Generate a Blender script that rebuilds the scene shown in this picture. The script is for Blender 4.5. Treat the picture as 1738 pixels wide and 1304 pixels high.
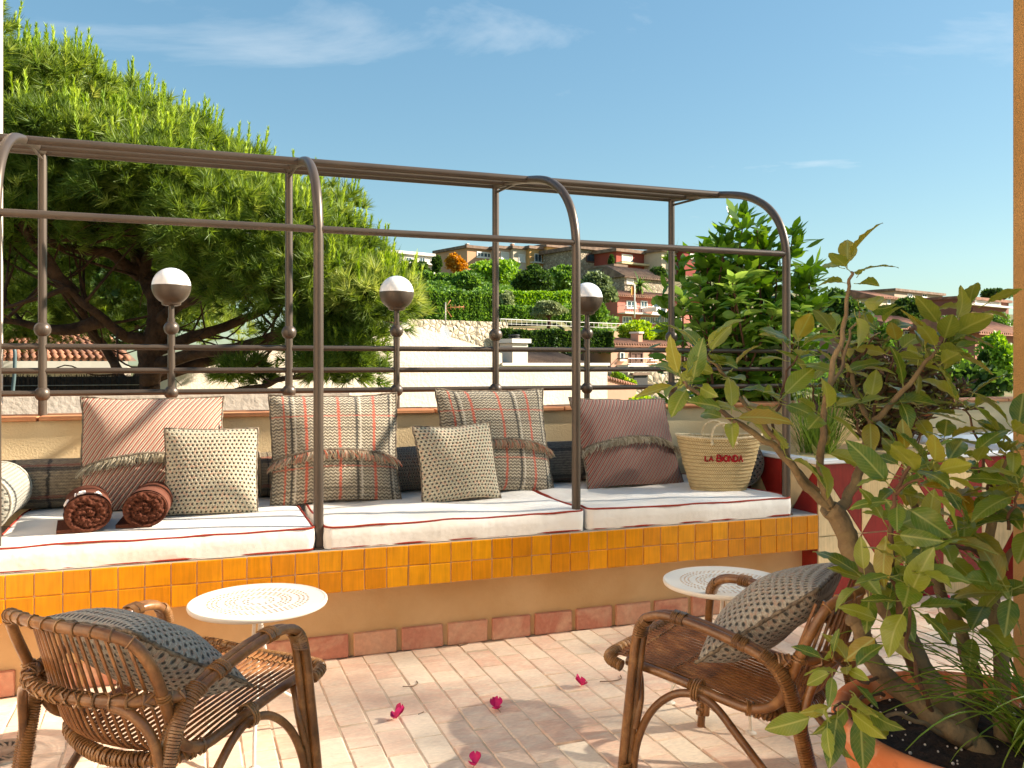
import bpy, math, random
import numpy as np
from mathutils import Vector, Matrix, Euler

# ------------------------------------------------------------------ camera, world, sun, exposure
scene = bpy.context.scene
for o in list(bpy.data.objects): bpy.data.objects.remove(o)
R = math.radians
YAW = 0.35637; FPX = 1480.7; EYE = 1.28; HOR = 618.0
cam_d = bpy.data.cameras.new('camera'); cam = bpy.data.objects.new('camera', cam_d)
scene.collection.objects.link(cam); scene.camera = cam
cam.location = (0, 0, EYE); cam.rotation_euler = (math.pi/2, 0, -YAW)
cam_d.sensor_width = 36; cam_d.lens = 36*FPX/1738; cam_d.shift_y = -(652-HOR)/1738
cam_d.clip_start = 0.05; cam_d.clip_end = 6000
SUN_EL = R(31); SUN_AZ = R(101.5)          # azimuth from +Y towards +X
world = bpy.data.worlds.new('World'); scene.world = world; world.use_nodes = True
nt = world.node_tree; nt.nodes.clear()
wo = nt.nodes.new('ShaderNodeOutputWorld'); bg = nt.nodes.new('ShaderNodeBackground')
sky = nt.nodes.new('ShaderNodeTexSky'); sky.sky_type = 'NISHITA'; sky.sun_disc = False
sky.sun_elevation = SUN_EL; sky.sun_rotation = SUN_AZ
sky.air_density = 1.15; sky.dust_density = 0.6; sky.ozone_density = 1.3
SKY_STRENGTH = 0.057
bg.inputs['Strength'].default_value = SKY_STRENGTH
# thin high cloud over the whole sky, drawn from the view direction projected on a flat cloud layer
tc = nt.nodes.new('ShaderNodeTexCoord'); sep = nt.nodes.new('ShaderNodeSeparateXYZ')
nt.links.new(tc.outputs['Generated'], sep.inputs[0])
mx = nt.nodes.new('ShaderNodeMath'); mx.operation = 'MAXIMUM'; mx.inputs[1].default_value = 0.04
nt.links.new(sep.outputs['Z'], mx.inputs[0])
dv = nt.nodes.new('ShaderNodeVectorMath'); dv.operation = 'DIVIDE'
cb = nt.nodes.new('ShaderNodeCombineXYZ')
for i in range(3): nt.links.new(mx.outputs[0], cb.inputs[i])
nt.links.new(tc.outputs['Generated'], dv.inputs[0]); nt.links.new(cb.outputs[0], dv.inputs[1])
mp = nt.nodes.new('ShaderNodeMapping'); mp.inputs['Scale'].default_value = (0.6, 0.85, 1)
mp.inputs['Rotation'].default_value = (0, 0, R(-25)); mp.inputs['Location'].default_value = (2.1, 1.7, 0)
nt.links.new(dv.outputs[0], mp.inputs[0])
cn = nt.nodes.new('ShaderNodeTexNoise'); cn.inputs['Scale'].default_value = 0.95; cn.inputs['Detail'].default_value = 9
cn.inputs['Roughness'].default_value = 0.58; cn.inputs['Distortion'].default_value = 0.5
nt.links.new(mp.outputs[0], cn.inputs['Vector'])
cr = nt.nodes.new('ShaderNodeValToRGB'); cr.color_ramp.elements[0].position = 0.60; cr.color_ramp.elements[1].position = 0.86
nt.links.new(cn.outputs['Fac'], cr.inputs[0])
fade = nt.nodes.new('ShaderNodeMapRange'); fade.inputs[1].default_value = 0.06; fade.inputs[2].default_value = 0.2
nt.links.new(sep.outputs['Z'], fade.inputs[0])
mul = nt.nodes.new('ShaderNodeMath'); mul.operation = 'MULTIPLY'
nt.links.new(cr.outputs[0], mul.inputs[0]); nt.links.new(fade.outputs[0], mul.inputs[1])
mul2 = nt.nodes.new('ShaderNodeMath'); mul2.operation = 'MULTIPLY'; mul2.inputs[1].default_value = 0.75
nt.links.new(mul.outputs[0], mul2.inputs[0])
mixc = nt.nodes.new('ShaderNodeMix'); mixc.data_type = 'RGBA'; mixc.inputs['B'].default_value = (6.2, 6.6, 7.1, 1)
gam = nt.nodes.new('ShaderNodeGamma'); gam.inputs[1].default_value = 0.6; nt.links.new(sky.outputs[0], gam.inputs[0])
hs = nt.nodes.new('ShaderNodeHueSaturation'); hs.inputs['Saturation'].default_value = 1.45; hs.inputs['Value'].default_value = 1.75; nt.links.new(gam.outputs[0], hs.inputs['Color'])
tnt = nt.nodes.new('ShaderNodeMix'); tnt.data_type = 'RGBA'; tnt.blend_type = 'MULTIPLY'; tnt.inputs['Factor'].default_value = 1; tnt.inputs['B'].default_value = (0.80, 1.0, 1.06, 1); nt.links.new(hs.outputs[0], tnt.inputs['A'])
nt.links.new(mul2.outputs[0], mixc.inputs['Factor']); nt.links.new(tnt.outputs['Result'], mixc.inputs['A'])
nt.links.new(mixc.outputs['Result'], bg.inputs['Color']); nt.links.new(bg.outputs[0], wo.inputs[0])
sun_d = bpy.data.lights.new('sun', 'SUN'); sun = bpy.data.objects.new('sun', sun_d); scene.collection.objects.link(sun)
sun_d.energy = 5.0; sun_d.angle = R(0.9); sun_d.color = (1.0, 0.92, 0.82)
SUNV = Vector((math.sin(SUN_AZ)*math.cos(SUN_EL), math.cos(SUN_AZ)*math.cos(SUN_EL), math.sin(SUN_EL)))
sun.rotation_euler = SUNV.to_track_quat('Z', 'Y').to_euler(); sun.location = SUNV*30
scene.view_settings.view_transform = 'Standard'; scene.view_settings.look = 'None'
scene.view_settings.gamma = 1; scene.view_settings.exposure = 1.56
scene.view_settings.use_white_balance = True; scene.view_settings.white_balance_temperature = 6750; scene.view_settings.white_balance_tint = 8
scene.view_settings.use_curve_mapping = False
scene.render.engine = 'CYCLES'
scene.cycles.max_bounces = 8; scene.cycles.diffuse_bounces = 4; scene.cycles.transparent_max_bounces = 12
scene.cycles.use_denoising = True

# ------------------------------------------------------------------ helpers
CS, SN = math.cos(YAW), math.sin(YAW)
def at(px, py, z):                      # surveyed point: bearing and height angle read from the photo, at a chosen distance
    t = (px-869)/FPX
    return Vector((z*(SN+t*CS), z*(CS-t*SN), EYE-(py-HOR)/FPX*z))
def pix(P):
    z = P[0]*SN+P[1]*CS; u = P[0]*CS-P[1]*SN
    return 869+FPX*u/z, HOR+FPX*(EYE-P[2])/z, z
rng = random.Random(7); nr = np.random.default_rng(11)
COL = scene.collection

class MB:
    def __init__(s): s.v = []; s.f = []; s.uv = {}; s.mi = []
    def face(s, idx, uv=None):
        if uv: s.uv[len(s.f)] = uv
        s.f.append(tuple(idx))
    def add(s, verts, faces):
        b = len(s.v); s.v += [tuple(v) for v in verts]
        for f in faces: s.f.append(tuple(b+i for i in f))
        return s
    def box(s, c, d, rot=None, bev=0.0):
        hx, hy, hz = d[0]/2, d[1]/2, d[2]/2
        if bev > 0:
            b = min(bev, hx*.9, hy*.9, hz*.9); V = []
            for sz in (-1, 1):
                for (ix, iy, iz) in ((1,1,0),(0,1,1),(1,0,1)): pass
            # 24 vertex chamfered box
            V = []; idx = {}
            for sx in (-1,1):
                for sy in (-1,1):
                    for sz in (-1,1):
                        for k in range(3):
                            p = [sx*(hx-b), sy*(hy-b), sz*(hz-b)]
                            p[k] = (sx*hx, sy*hy, sz*hz)[k]
                            idx[(sx,sy,sz,k)] = len(V); V.append(p)
            F = []
            g = lambda a,bb,c_,k: idx[(a,bb,c_,k)]
            for q in (-1,1):
                o = [(-1,-1),(1,-1),(1,1),(-1,1)]
                if q < 0: o = o[::-1]
                F.append([g(a,bb,q,2) for a,bb in o])
                o2 = [(-1,-1),(-1,1),(1,1),(1,-1)]
                if q < 0: o2 = o2[::-1]
                F.append([g(a,q,bb,1) for a,bb in o2])
                F.append([g(q,a,bb,0) for a,bb in o])
            for a in (-1,1):
                for bb in (-1,1):
                    F.append([g(-1,a,bb,1),g(1,a,bb,1),g(1,a,bb,2),g(-1,a,bb,2)])
                    F.append([g(a,-1,bb,0),g(a,1,bb,0),g(a,1,bb,2),g(a,-1,bb,2)])
                    F.append([g(a,bb,-1,0),g(a,bb,1,0),g(a,bb,1,1),g(a,bb,-1,1)])
                    for cc in (-1,1): F.append([g(a,bb,cc,0),g(a,bb,cc,1),g(a,bb,cc,2)])
        else:
            V = [(x*hx, y*hy, z*hz) for z in (-1,1) for y in (-1,1) for x in (-1,1)]
            F = [(0,2,3,1),(4,5,7,6),(0,1,5,4),(2,6,7,3),(0,4,6,2),(1,3,7,5)]
        M_ = rot if rot is not None else Matrix.Identity(3)
        s.add([tuple(Vector(c)+M_ @ Vector(p)) for p in V], F); return s
    def tube(s, pts, r, n=8, cap=True, close=False):
        P = [Vector(p) for p in pts]; m = len(P)
        rs = r if hasattr(r, '__len__') else [r]*m
        b = len(s.v); N = None
        for i in range(m):
            if close: T = P[(i+1) % m]-P[i-1]
            else: T = P[min(i+1, m-1)]-P[max(i-1, 0)]
            if T.length < 1e-9: T = Vector((0,0,1))
            T.normalize()
            if N is None:
                N = T.orthogonal().normalized()
            else:
                N = N-T*N.dot(T)
                N = N.normalized() if N.length > 1e-6 else T.orthogonal().normalized()
            B = T.cross(N)
            for k in range(n):
                a = 2*math.pi*k/n
                s.v.append(tuple(P[i]+(N*math.cos(a)+B*math.sin(a))*rs[i]))
        for i in range(m if close else m-1):
            j = (i+1) % m
            for k in range(n):
                k2 = (k+1) % n
                s.f.append((b+i*n+k, b+i*n+k2, b+j*n+k2, b+j*n+k))
        if cap and not close:
            s.f.append(tuple(b+k for k in range(n))[::-1]); s.f.append(tuple(b+(m-1)*n+k for k in range(n)))
        return s
    def lathe(s, prof, c=(0,0,0), n=24, cap=True, sx=1, sy=1):
        b = len(s.v); m = len(prof)
        for r_, z_ in prof:
            for k in range(n):
                a = 2*math.pi*k/n
                s.v.append((c[0]+r_*math.cos(a)*sx, c[1]+r_*math.sin(a)*sy, c[2]+z_))
        for i in range(m-1):
            for k in range(n):
                k2 = (k+1) % n
                s.f.append((b+i*n+k, b+i*n+k2, b+(i+1)*n+k2, b+(i+1)*n+k))
        if cap:
            if prof[0][0] > 1e-4: s.f.append(tuple(b+k for k in range(n))[::-1])
            if prof[-1][0] > 1e-4: s.f.append(tuple(b+(m-1)*n+k for k in range(n)))
        return s
    def sphere(s, c, r, n=16, m=10):
        return s.lathe([(r*math.sin(math.pi*i/m), -r*math.cos(math.pi*i/m)) for i in range(m+1)], c, n, False)
    def ring(s, c, T, R_, r, n=10, k=5):
        T = Vector(T).normalized(); N = T.orthogonal().normalized(); B = T.cross(N)
        return s.tube([Vector(c)+(N*math.cos(2*math.pi*i/n)+B*math.sin(2*math.pi*i/n))*R_ for i in range(n)], r, k, close=True)
    def grid(s, fn, nu, nv, uvf=None):
        b = len(s.v)
        for j in range(nv+1):
            for i in range(nu+1):
                s.v.append(tuple(fn(i/nu, j/nv)))
        for j in range(nv):
            for i in range(nu):
                a = b+j*(nu+1)+i
                u0, u1, v0, v1 = i/nu, (i+1)/nu, j/nv, (j+1)/nv
                q = ((u0,v0),(u1,v0),(u1,v1),(u0,v1)); s.uv[len(s.f)] = tuple(uvf(*k) for k in q) if uvf else q
                s.f.append((a, a+1, a+nu+2, a+nu+1))
        return s
    def mesh(s, name, mat=None, smooth=True):
        me = bpy.data.meshes.new(name); me.from_pydata(s.v, [], s.f)
        if s.uv:
            ul = me.uv_layers.new(name='UVMap')
            for fi, uvs in s.uv.items():
                ls = me.polygons[fi].loop_start
                for k, q in enumerate(uvs): ul.data[ls+k].uv = q
        if mat: me.materials.append(mat)
        if smooth: me.polygons.foreach_set('use_smooth', [True]*len(me.polygons))
        me.update(); return me
    def build(s, name, mat, parent=None, smooth=True, angle=None, loc=None, rot=None):
        me = s.mesh(name, mat, smooth)
        if smooth and angle is not None:
            me.set_sharp_from_angle(angle=R(angle))
        return obj(name, me, parent, loc, rot)

def obj(name, data, parent=None, loc=None, rot=None):
    o = bpy.data.objects.new(name, data); COL.objects.link(o)
    if parent: o.parent = parent
    if loc is not None: o.location = loc
    if rot is not None: o.rotation_euler = rot
    return o
def tag(o, label, cat, group=None, kind=None):
    if label: o['label'] = label
    if cat: o['category'] = cat
    if group: o['group'] = group
    if kind: o['kind'] = kind
    return o
def thing(name, label, cat, loc=(0,0,0), rz=0, group=None):
    o = bpy.data.objects.new(name, None); COL.objects.link(o); o.empty_display_size = .1
    o.location = loc; o.rotation_euler = (0,0,rz); return tag(o, label, cat, group)
def structure(o): o['kind'] = 'structure'; return o
def stuff(o): o['kind'] = 'stuff'; return o
def spline(pts, n=8):
    P = [Vector(p) for p in pts]; out = []
    for i in range(len(P)-1):
        p0 = P[max(i-1,0)]; p1 = P[i]; p2 = P[i+1]; p3 = P[min(i+2, len(P)-1)]
        for k in range(n):
            t = k/n
            out.append(.5*((2*p1)+(p2-p0)*t+(2*p0-5*p1+4*p2-p3)*t*t+(3*p1-p0-3*p2+p3)*t**3))
    out.append(P[-1]); return out
def lerp(a, b, t): return a+(b-a)*t
def interp(x, xs, ys): return float(np.interp(x, xs, ys))
def tri_mesh(name, V, mat, parent=None, tint=None, quads=False, extra=None):
    """V: (n,3,3) triangles or (n,4,3) quads as numpy -> one object"""
    k = V.shape[1]; n = V.shape[0]
    me = bpy.data.meshes.new(name); me.vertices.add(n*k); me.loops.add(n*k); me.polygons.add(n)
    me.vertices.foreach_set('co', np.ascontiguousarray(V.reshape(-1), dtype=np.float32))
    me.loops.foreach_set('vertex_index', np.arange(n*k, dtype=np.int32))
    me.polygons.foreach_set('loop_start', np.arange(0, n*k, k, dtype=np.int32))
    if tint is not None:
        at_ = me.attributes.new('tint', 'FLOAT', 'POINT')
        at_.data.foreach_set('value', np.repeat(tint.astype(np.float32), k))
    me.materials.append(mat); me.update(calc_edges=True); me.validate()
    return obj(name, me, parent)

# ------------------------------------------------------------------ materials
def srgb(h):
    h = h.lstrip('#'); c = [int(h[i:i+2],16)/255 for i in (0,2,4)]
    return tuple((x/12.92 if x <= .04045 else ((x+.055)/1.055)**2.4) for x in c)+(1,)
class NT:
    def __init__(s, name):
        s.m = bpy.data.materials.new(name); s.m.use_nodes = True; s.t = s.m.node_tree; s.t.nodes.clear()
        s.out = s.n('OutputMaterial'); s.p = s.n('BsdfPrincipled'); s.link(s.p.outputs[0], s.out.inputs[0])
    def n(s, ty, **kw):
        nd = s.t.nodes.new('ShaderNode'+ty)
        for k, v in kw.items(): setattr(nd, k, v)
        return nd
    def link(s, a, b): s.t.links.new(a, b)
    def put(s, sock, v):
        if hasattr(v, 'is_output') or hasattr(v, 'links') and not isinstance(v, (int, float, tuple)): s.link(v, sock)
        else: sock.default_value = v
    def coord(s, kind='Object', scale=(1,1,1), rot=(0,0,0), loc=(0,0,0)):
        t = s.n('TexCoord'); m_ = s.n('Mapping'); m_.inputs['Scale'].default_value = scale
        m_.inputs['Rotation'].default_value = rot; m_.inputs['Location'].default_value = loc
        s.link(t.outputs[kind], m_.inputs[0]); return m_.outputs[0]
    def noise(s, vec, scale=5, detail=4, rough=.55, dist=0):
        nd = s.n('TexNoise'); nd.inputs['Scale'].default_value = scale; nd.inputs['Detail'].default_value = detail
        nd.inputs['Roughness'].default_value = rough; nd.inputs['Distortion'].default_value = dist
        s.link(vec, nd.inputs['Vector']); return nd.outputs['Fac']
    def ramp(s, fac, stops, interp_='LINEAR'):
        nd = s.n('ValToRGB'); nd.color_ramp.interpolation = interp_
        e = nd.color_ramp.elements
        while len(e) < len(stops): e.new(.5)
        for i, (p, c) in enumerate(stops):
            e[i].position = p; e[i].color = c if hasattr(c, '__len__') else (c,c,c,1)
        s.link(fac, nd.inputs[0]); return nd.outputs[0]
    def mix(s, fac, a, b, mode='MIX'):
        nd = s.n('Mix', data_type='RGBA', blend_type=mode)
        s.put(nd.inputs['Factor'], fac); s.put(nd.inputs['A'], a); s.put(nd.inputs['B'], b); return nd.outputs['Result']
    def math(s, op, a, b=0.0, c=0.0):
        nd = s.n('Math', operation=op); s.put(nd.inputs[0], a); s.put(nd.inputs[1], b); s.put(nd.inputs[2], c); return nd.outputs[0]
    def bump(s, h_, strength=.3, dist=.01, normal=None):
        nd = s.n('Bump'); nd.inputs['Strength'].default_value = strength; nd.inputs['Distance'].default_value = dist
        s.link(h_, nd.inputs['Height'])
        if normal is not None: s.link(normal, nd.inputs['Normal'])
        s.link(nd.outputs[0], s.p.inputs['Normal']); return nd.outputs[0]
    def set(s, **kw):
        names = dict(col='Base Color', rough='Roughness', metal='Metallic', spec='Specular IOR Level', coat='Coat Weight', sheen='Sheen Weight',
                     trans='Transmission Weight', alpha='Alpha', sub='Subsurface Weight')
        for k, v in kw.items(): s.put(s.p.inputs[names[k]], v)
        return s
    def rand(s): return s.n('ObjectInfo').outputs['Random']
def hsv(n, col, val=1.0, sat=1.0, hue=.5):
    nd = n.n('HueSaturation'); n.put(nd.inputs['Color'], col); n.put(nd.inputs['Value'], val); n.put(nd.inputs['Saturation'], sat); n.put(nd.inputs['Hue'], hue)
    return nd.outputs[0]
def basic(name, c1, c2=None, ns=6, rough=.75, bump=0, bs=60, bd=.004, metal=0, rand=0, spec=.4, coat=0, coord='Object', detail=5, dist=0, lo=.35, hi=.65):
    n = NT(name); v = n.coord(coord)
    c1 = srgb(c1) if isinstance(c1, str) else c1
    col = c1
    if c2 is not None:
        c2 = srgb(c2) if isinstance(c2, str) else c2
        col = n.ramp(n.noise(v, ns, detail, dist=dist), [(lo, c1), (hi, c2)])
    if rand:
        val = n.n('MapRange'); n.link(n.rand(), val.inputs[0]); val.inputs[3].default_value = 1-rand; val.inputs[4].default_value = 1+rand
        col = hsv(n, col, val.outputs[0])
    n.set(col=col, rough=rough, metal=metal, spec=spec, coat=coat)
    if bump: n.bump(n.noise(v, bs, 5), bump, bd)
    return n.m
def foliage(name, stops, trans=.35, rough=.5, spec=.35, attr=True, under=None):
    n = NT(name)
    if attr == 'object': fac = n.rand()
    elif attr: fac = n.n('Attribute', attribute_name='tint').outputs['Fac']
    else: fac = n.n('NewGeometry').outputs['Random Per Island']
    col = n.ramp(fac, [(p, srgb(c)) for p, c in stops])
    if under is not None:
        bf = n.n('NewGeometry').outputs['Backfacing']
        col = n.mix(bf, col, n.mix(.5, col, srgb(under)))
    n.set(col=col, rough=rough, spec=spec)
    tr = n.n('BsdfTranslucent'); n.link(hsv(n, col, 1.5, 1.1, .485), tr.inputs[0])
    mx_ = n.n('MixShader'); mx_.inputs[0].default_value = trans
    n.link(n.p.outputs[0], mx_.inputs[1]); n.link(tr.outputs[0], mx_.inputs[2]); n.link(mx_.outputs[0], n.out.inputs[0])
    return n.m

MT = {}
MT['metal'] = basic('bronze_paint', '#4e4238', '#594c40', 3, .40, .05, 300, .0006, metal=.35, spec=.5)
MT['plaster'] = basic('ochre_plaster', '#d4b88c', '#dec69c', 2.5, .92, .55, 95, .006)
MT['plaster_base'] = basic('bench_plaster', '#bd925e', '#d8b486', 2.2, .9, .4, 60, .004, detail=10, lo=.28, hi=.74)
MT['plaster_right'] = basic('warm_plaster', '#a87c46', '#b58852', 3, .92, .8, 160, .006)
MT['white_plaster'] = basic('white_plaster', '#e8dacb', '#d4c0aa', .9, .9, .5, 22, .012, detail=9, lo=.3, hi=.75)
MT['building_render'] = basic('building_render', '#e4d4c2', '#c9b49c', .55, .92, .7, 16, .02, detail=10, lo=.25, hi=.8)
MT['mortar'] = basic('mortar', '#dcc4aa', '#cbb092', 9, .95, .3, 160, .003)
MT['slab'] = basic('slab_mortar', '#b9b3aa', '#a59d92', 14, .9, .3, 120, .003)
MT['coping'] = basic('coping_terracotta', '#c98c5e', '#b9734a', 10, .8, .2, 80, .003, rand=.12)
MT['grout'] = basic('grout', '#dcb894', '#cfa882', 20, .95)
MT['white_metal'] = basic('white_enamel', '#efe6d8', '#e4d8c6', 4, .45, .05, 200, .001)
MT['fabric_piping'] = basic('red_piping', '#8e2c1c', '#a03a26', 60, .9, .3, 600, .002)
MT['straw_handle'] = basic('straw_rope', '#dcc9a4', '#c9b086', 90, .9, .4, 300, .003)
MT['red_thread'] = basic('red_thread', '#b01a22', '#8e1018', 60, .9, .4, 500, .003)
MT['white_print'] = basic('white_print', '#f2e6dc')
MT['soil'] = basic('soil', '#1d1511', '#3a2a20', 45, .95, 1.0, 70, .02)
MT['petal'] = basic('magenta_petal', '#c8156a', '#e02a72', 40, .6)
MT['twig'] = basic('dry_twig', '#6b5340', '#8a6d52', 30, .9)
MT['glass_dark'] = basic('window_pane', '#24343c', '#3d5560', 1, .12, spec=.7)
MT['chrome'] = basic('chrome', '#d8d8d8', metal=1, rough=.15)
MT['dark_panel'] = basic('dark_panel', '#2c2a28', '#383430', 6, .6)
MT['white_acrylic'] = basic('white_acrylic', '#e6e8ea', rough=.25)
MT['water'] = basic('pool_water', '#9fc3cc', rough=.05)

def m_brick(name, stops, rand=.16):
    n = NT(name); v0 = n.n('TexCoord').outputs['Object']
    oi = n.n('ObjectInfo'); off = n.n('VectorMath', operation='MULTIPLY_ADD')
    off.inputs[1].default_value = (1,1,1)
    cb_ = n.n('CombineXYZ'); n.link(n.math('MULTIPLY', oi.outputs['Random'], 37.0), cb_.inputs[0]); n.link(n.math('MULTIPLY', oi.outputs['Random'], 91.0), cb_.inputs[1])
    n.link(v0, off.inputs[0]); n.link(cb_.outputs[0], off.inputs[2])
    mp_ = n.n('Mapping'); mp_.inputs['Scale'].default_value = (1, 2.2, 1); n.link(off.outputs[0], mp_.inputs[0]); v = mp_.outputs[0]
    base = n.ramp(oi.outputs['Random'], stops[0])
    pat = n.ramp(n.noise(v, 7, 6, .6, 1.2), [(.42, 0.0), (.70, 1.0)])
    col = n.mix(n.math('MULTIPLY', pat, .65), base, stops[1])
    fine = n.ramp(n.noise(v, 55, 4), [(.3, .90), (.7, 1.08)])
    col = n.mix(1.0, col, fine, 'MULTIPLY')
    spk = n.ramp(n.noise(v, 16, 3, .5, .3), [(.68, 0.0), (.78, 1.0)])
    col = n.mix(n.math('MULTIPLY', spk, .5), col, stops[2])
    n.set(col=col, rough=.82, spec=.3)
    n.bump(n.noise(v, 38, 6), .35, .004)
    return n.m
MT['floor_brick'] = m_brick('floor_brick', [[(0, srgb('#e8c5aa')), (.35, srgb('#eed2b6')), (.65, srgb('#e4b89c')), (1, srgb('#f0ddc2'))], srgb('#f1e0c6'), srgb('#bf7f52')])
MT['base_brick'] = m_brick('skirting_brick', [[(0, srgb('#c68a70')), (.5, srgb('#bd7a62')), (1, srgb('#d09c7c'))], srgb('#d8b090'), srgb('#9c5440')])
def m_tile(name, stops):
    n = NT(name); v0 = n.n('TexCoord').outputs['Object']; rnd = n.rand()
    add = n.n('VectorMath', operation='ADD'); cb_ = n.n('CombineXYZ')
    n.link(n.math('MULTIPLY', rnd, 53.0), cb_.inputs[0]); n.link(n.math('MULTIPLY', rnd, 17.0), cb_.inputs[2])
    n.link(v0, add.inputs[0]); n.link(cb_.outputs[0], add.inputs[1])
    mp_ = n.n('Mapping'); mp_.inputs['Scale'].default_value = (85, 4, 6); n.link(add.outputs[0], mp_.inputs[0])
    streak = n.noise(mp_.outputs[0], 1.0, 4, .6)
    blot = n.noise(add.outputs[0], 14, 3)
    col = n.ramp(rnd, stops)
    col = n.mix(1.0, col, n.ramp(streak, [(.35, .88), (.62, 1.10)]), 'MULTIPLY')
    col = n.mix(1.0, col, n.ramp(blot, [(.35, .92), (.65, 1.07)]), 'MULTIPLY')
    n.set(col=col, rough=.24, spec=.42)
    n.bump(n.math('ADD', n.noise(mp_.outputs[0], .5, 3), n.math('MULTIPLY', blot, 1.2)), .14, .004)
    return n.m
MT['yellow_tile'] = m_tile('yellow_glaze', [(0, srgb('#cd8007')), (.4, srgb('#d68b0a')), (.75, srgb('#c77a05')), (1, srgb('#da920f'))])
MT['red_tile'] = m_tile('red_glaze', [(0, srgb('#7c1e1a')), (1, srgb('#8c2722'))])
MT['cream_tile'] = m_tile('cream_glaze', [(0, srgb('#e0c79a')), (1, srgb('#d8bb88'))])

def m_cushion():
    n = NT('white_canvas'); v = n.coord('Object')
    col = n.ramp(n.noise(v, 2.5, 4), [(.3, srgb('#e4dacb')), (.7, srgb('#f3ede4'))])
    n.set(col=col, rough=.92, spec=.2, sheen=.15)
    b1 = n.noise(v, 7, 3); b2 = n.noise(v, 900, 2)
    h_ = n.math('ADD', n.math('MULTIPLY', b1, 1.0), n.math('MULTIPLY', b2, .05)); n.bump(h_, .5, .03)
    return n.m
MT['canvas'] = m_cushion()
def m_globe():
    n = NT('opal_glass'); n.set(col=srgb('#f4f0ec'), rough=.12, spec=.6, sub=.3, coat=.15); n.p.inputs['Subsurface Radius'].default_value = (.04,.04,.04); return n.m
MT['opal'] = m_globe()

def uvxy(n):
    s_ = n.n('SeparateXYZ'); n.link(n.n('TexCoord').outputs['UV'], s_.inputs[0]); return s_.outputs['X'], s_.outputs['Y']
def m_knit(name, light, mid, dark, nu=20, nv=19, pink=None):
    """crochet: bumpy stitches with dark holes between them"""
    n = NT(name); u, v = uvxy(n); w = n.coord('UV')
    row = n.math('MULTIPLY', v, float(nv)); half = n.math('MULTIPLY', n.math('MODULO', n.math('FLOOR', row), 2.0), .5)
    jit = n.noise(w, nu*1.3, 2)
    uu = n.math('ADD', n.math('MULTIPLY', u, float(nu)), n.math('ADD', half, n.math('MULTIPLY', n.math('SUBTRACT', jit, .5), .16)))
    fu = n.math('SUBTRACT', n.math('FRACT', uu), .5); fv = n.math('SUBTRACT', n.math('FRACT', n.math('ADD', row, n.math('MULTIPLY', n.math('SUBTRACT', n.noise(w, nu*.9, 2), .5), .12))), .5)
    d = n.math('SQRT', n.math('ADD', n.math('MULTIPLY', fu, fu), n.math('MULTIPLY', n.math('MULTIPLY', fv, fv), .9)))
    hole = n.ramp(d, [(.16, 0.0), (.30, 1.0)])
    yarn = n.noise(w, nu*3.2, 3); yc = n.noise(w, nu*1.1, 2)
    col = n.ramp(yarn, [(.32, srgb(mid)), (.62, srgb(light))])
    if pink: col = n.mix(n.ramp(yc, [(.52, 0.0), (.64, .75)]), col, srgb(pink))
    col = n.mix(n.ramp(d, [(.15, 0.0), (.29, 1.0)]), srgb(dark), col)
    n.set(col=col, rough=.95, spec=.15, sheen=.2)
    h_ = n.math('ADD', n.math('MULTIPLY', hole, .8), n.math('MULTIPLY', yarn, .5)); n.bump(h_, .9, .012)
    return n.m
MT['knit'] = m_knit('sage_knit', '#c8bea4', '#9a8f76', '#454234', 21, 22, '#c69c82')
MT['knit_dark'] = m_knit('grey_knit', '#a9a091', '#7a7266', '#26292a', 17, 17, '#8f6f60')
MT['knit_light'] = m_knit('pale_knit', '#b4ae9e', '#948e80', '#66665c', 30, 46, None)
MT['knit_bolster'] = m_knit('dark_bolster_knit', '#8b8072', '#5d554b', '#1f211f', 24, 40, '#7a5a4c')
MT['chair_knit'] = m_knit('chair_knit', '#b2a999', '#877e72', '#46453f', 24, 20, '#a98a76')

def m_stripe(name, a, b, c, k=32):
    n = NT(name); u, v = uvxy(n); w = n.coord('UV')
    d = n.math('MULTIPLY', n.math('ADD', n.math('MULTIPLY', u, 1.0), n.math('MULTIPLY', v, -.62)), float(k))
    d = n.math('ADD', d, n.math('MULTIPLY', n.noise(w, 8, 2), .25))
    f = n.math('PINGPONG', d, .5)          # 0..0.5
    cross = n.math('PINGPONG', n.math('MULTIPLY', n.math('ADD', u, n.math('MULTIPLY', v, 1.5)), float(k*1.9)), .5)
    col = n.ramp(f, [(.10, srgb(b)), (.22, srgb(a)), (.34, srgb(a)), (.44, srgb(c))])
    col = n.mix(n.math('MULTIPLY', n.ramp(cross, [(.12, 1.0), (.3, 0.0)]), .45), col, srgb(b))
    col = n.mix(1.0, col, n.ramp(n.noise(w, 120, 2), [(.3, .8), (.7, 1.15)]), 'MULTIPLY')
    n.set(col=col, rough=.95, spec=.15, sheen=.2)
    h_ = n.math('ADD', f, n.math('MULTIPLY', cross, .6)); n.bump(h_, 1.0, .010)
    return n.m
MT['stripe'] = m_stripe('pink_stripe_weave', '#dfcbb4', '#9a4028', '#8c7a62', 27)
MT['stripe2'] = m_stripe('grey_stripe_weave', '#ad9a8a', '#8c3828', '#645c50', 28)

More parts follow.
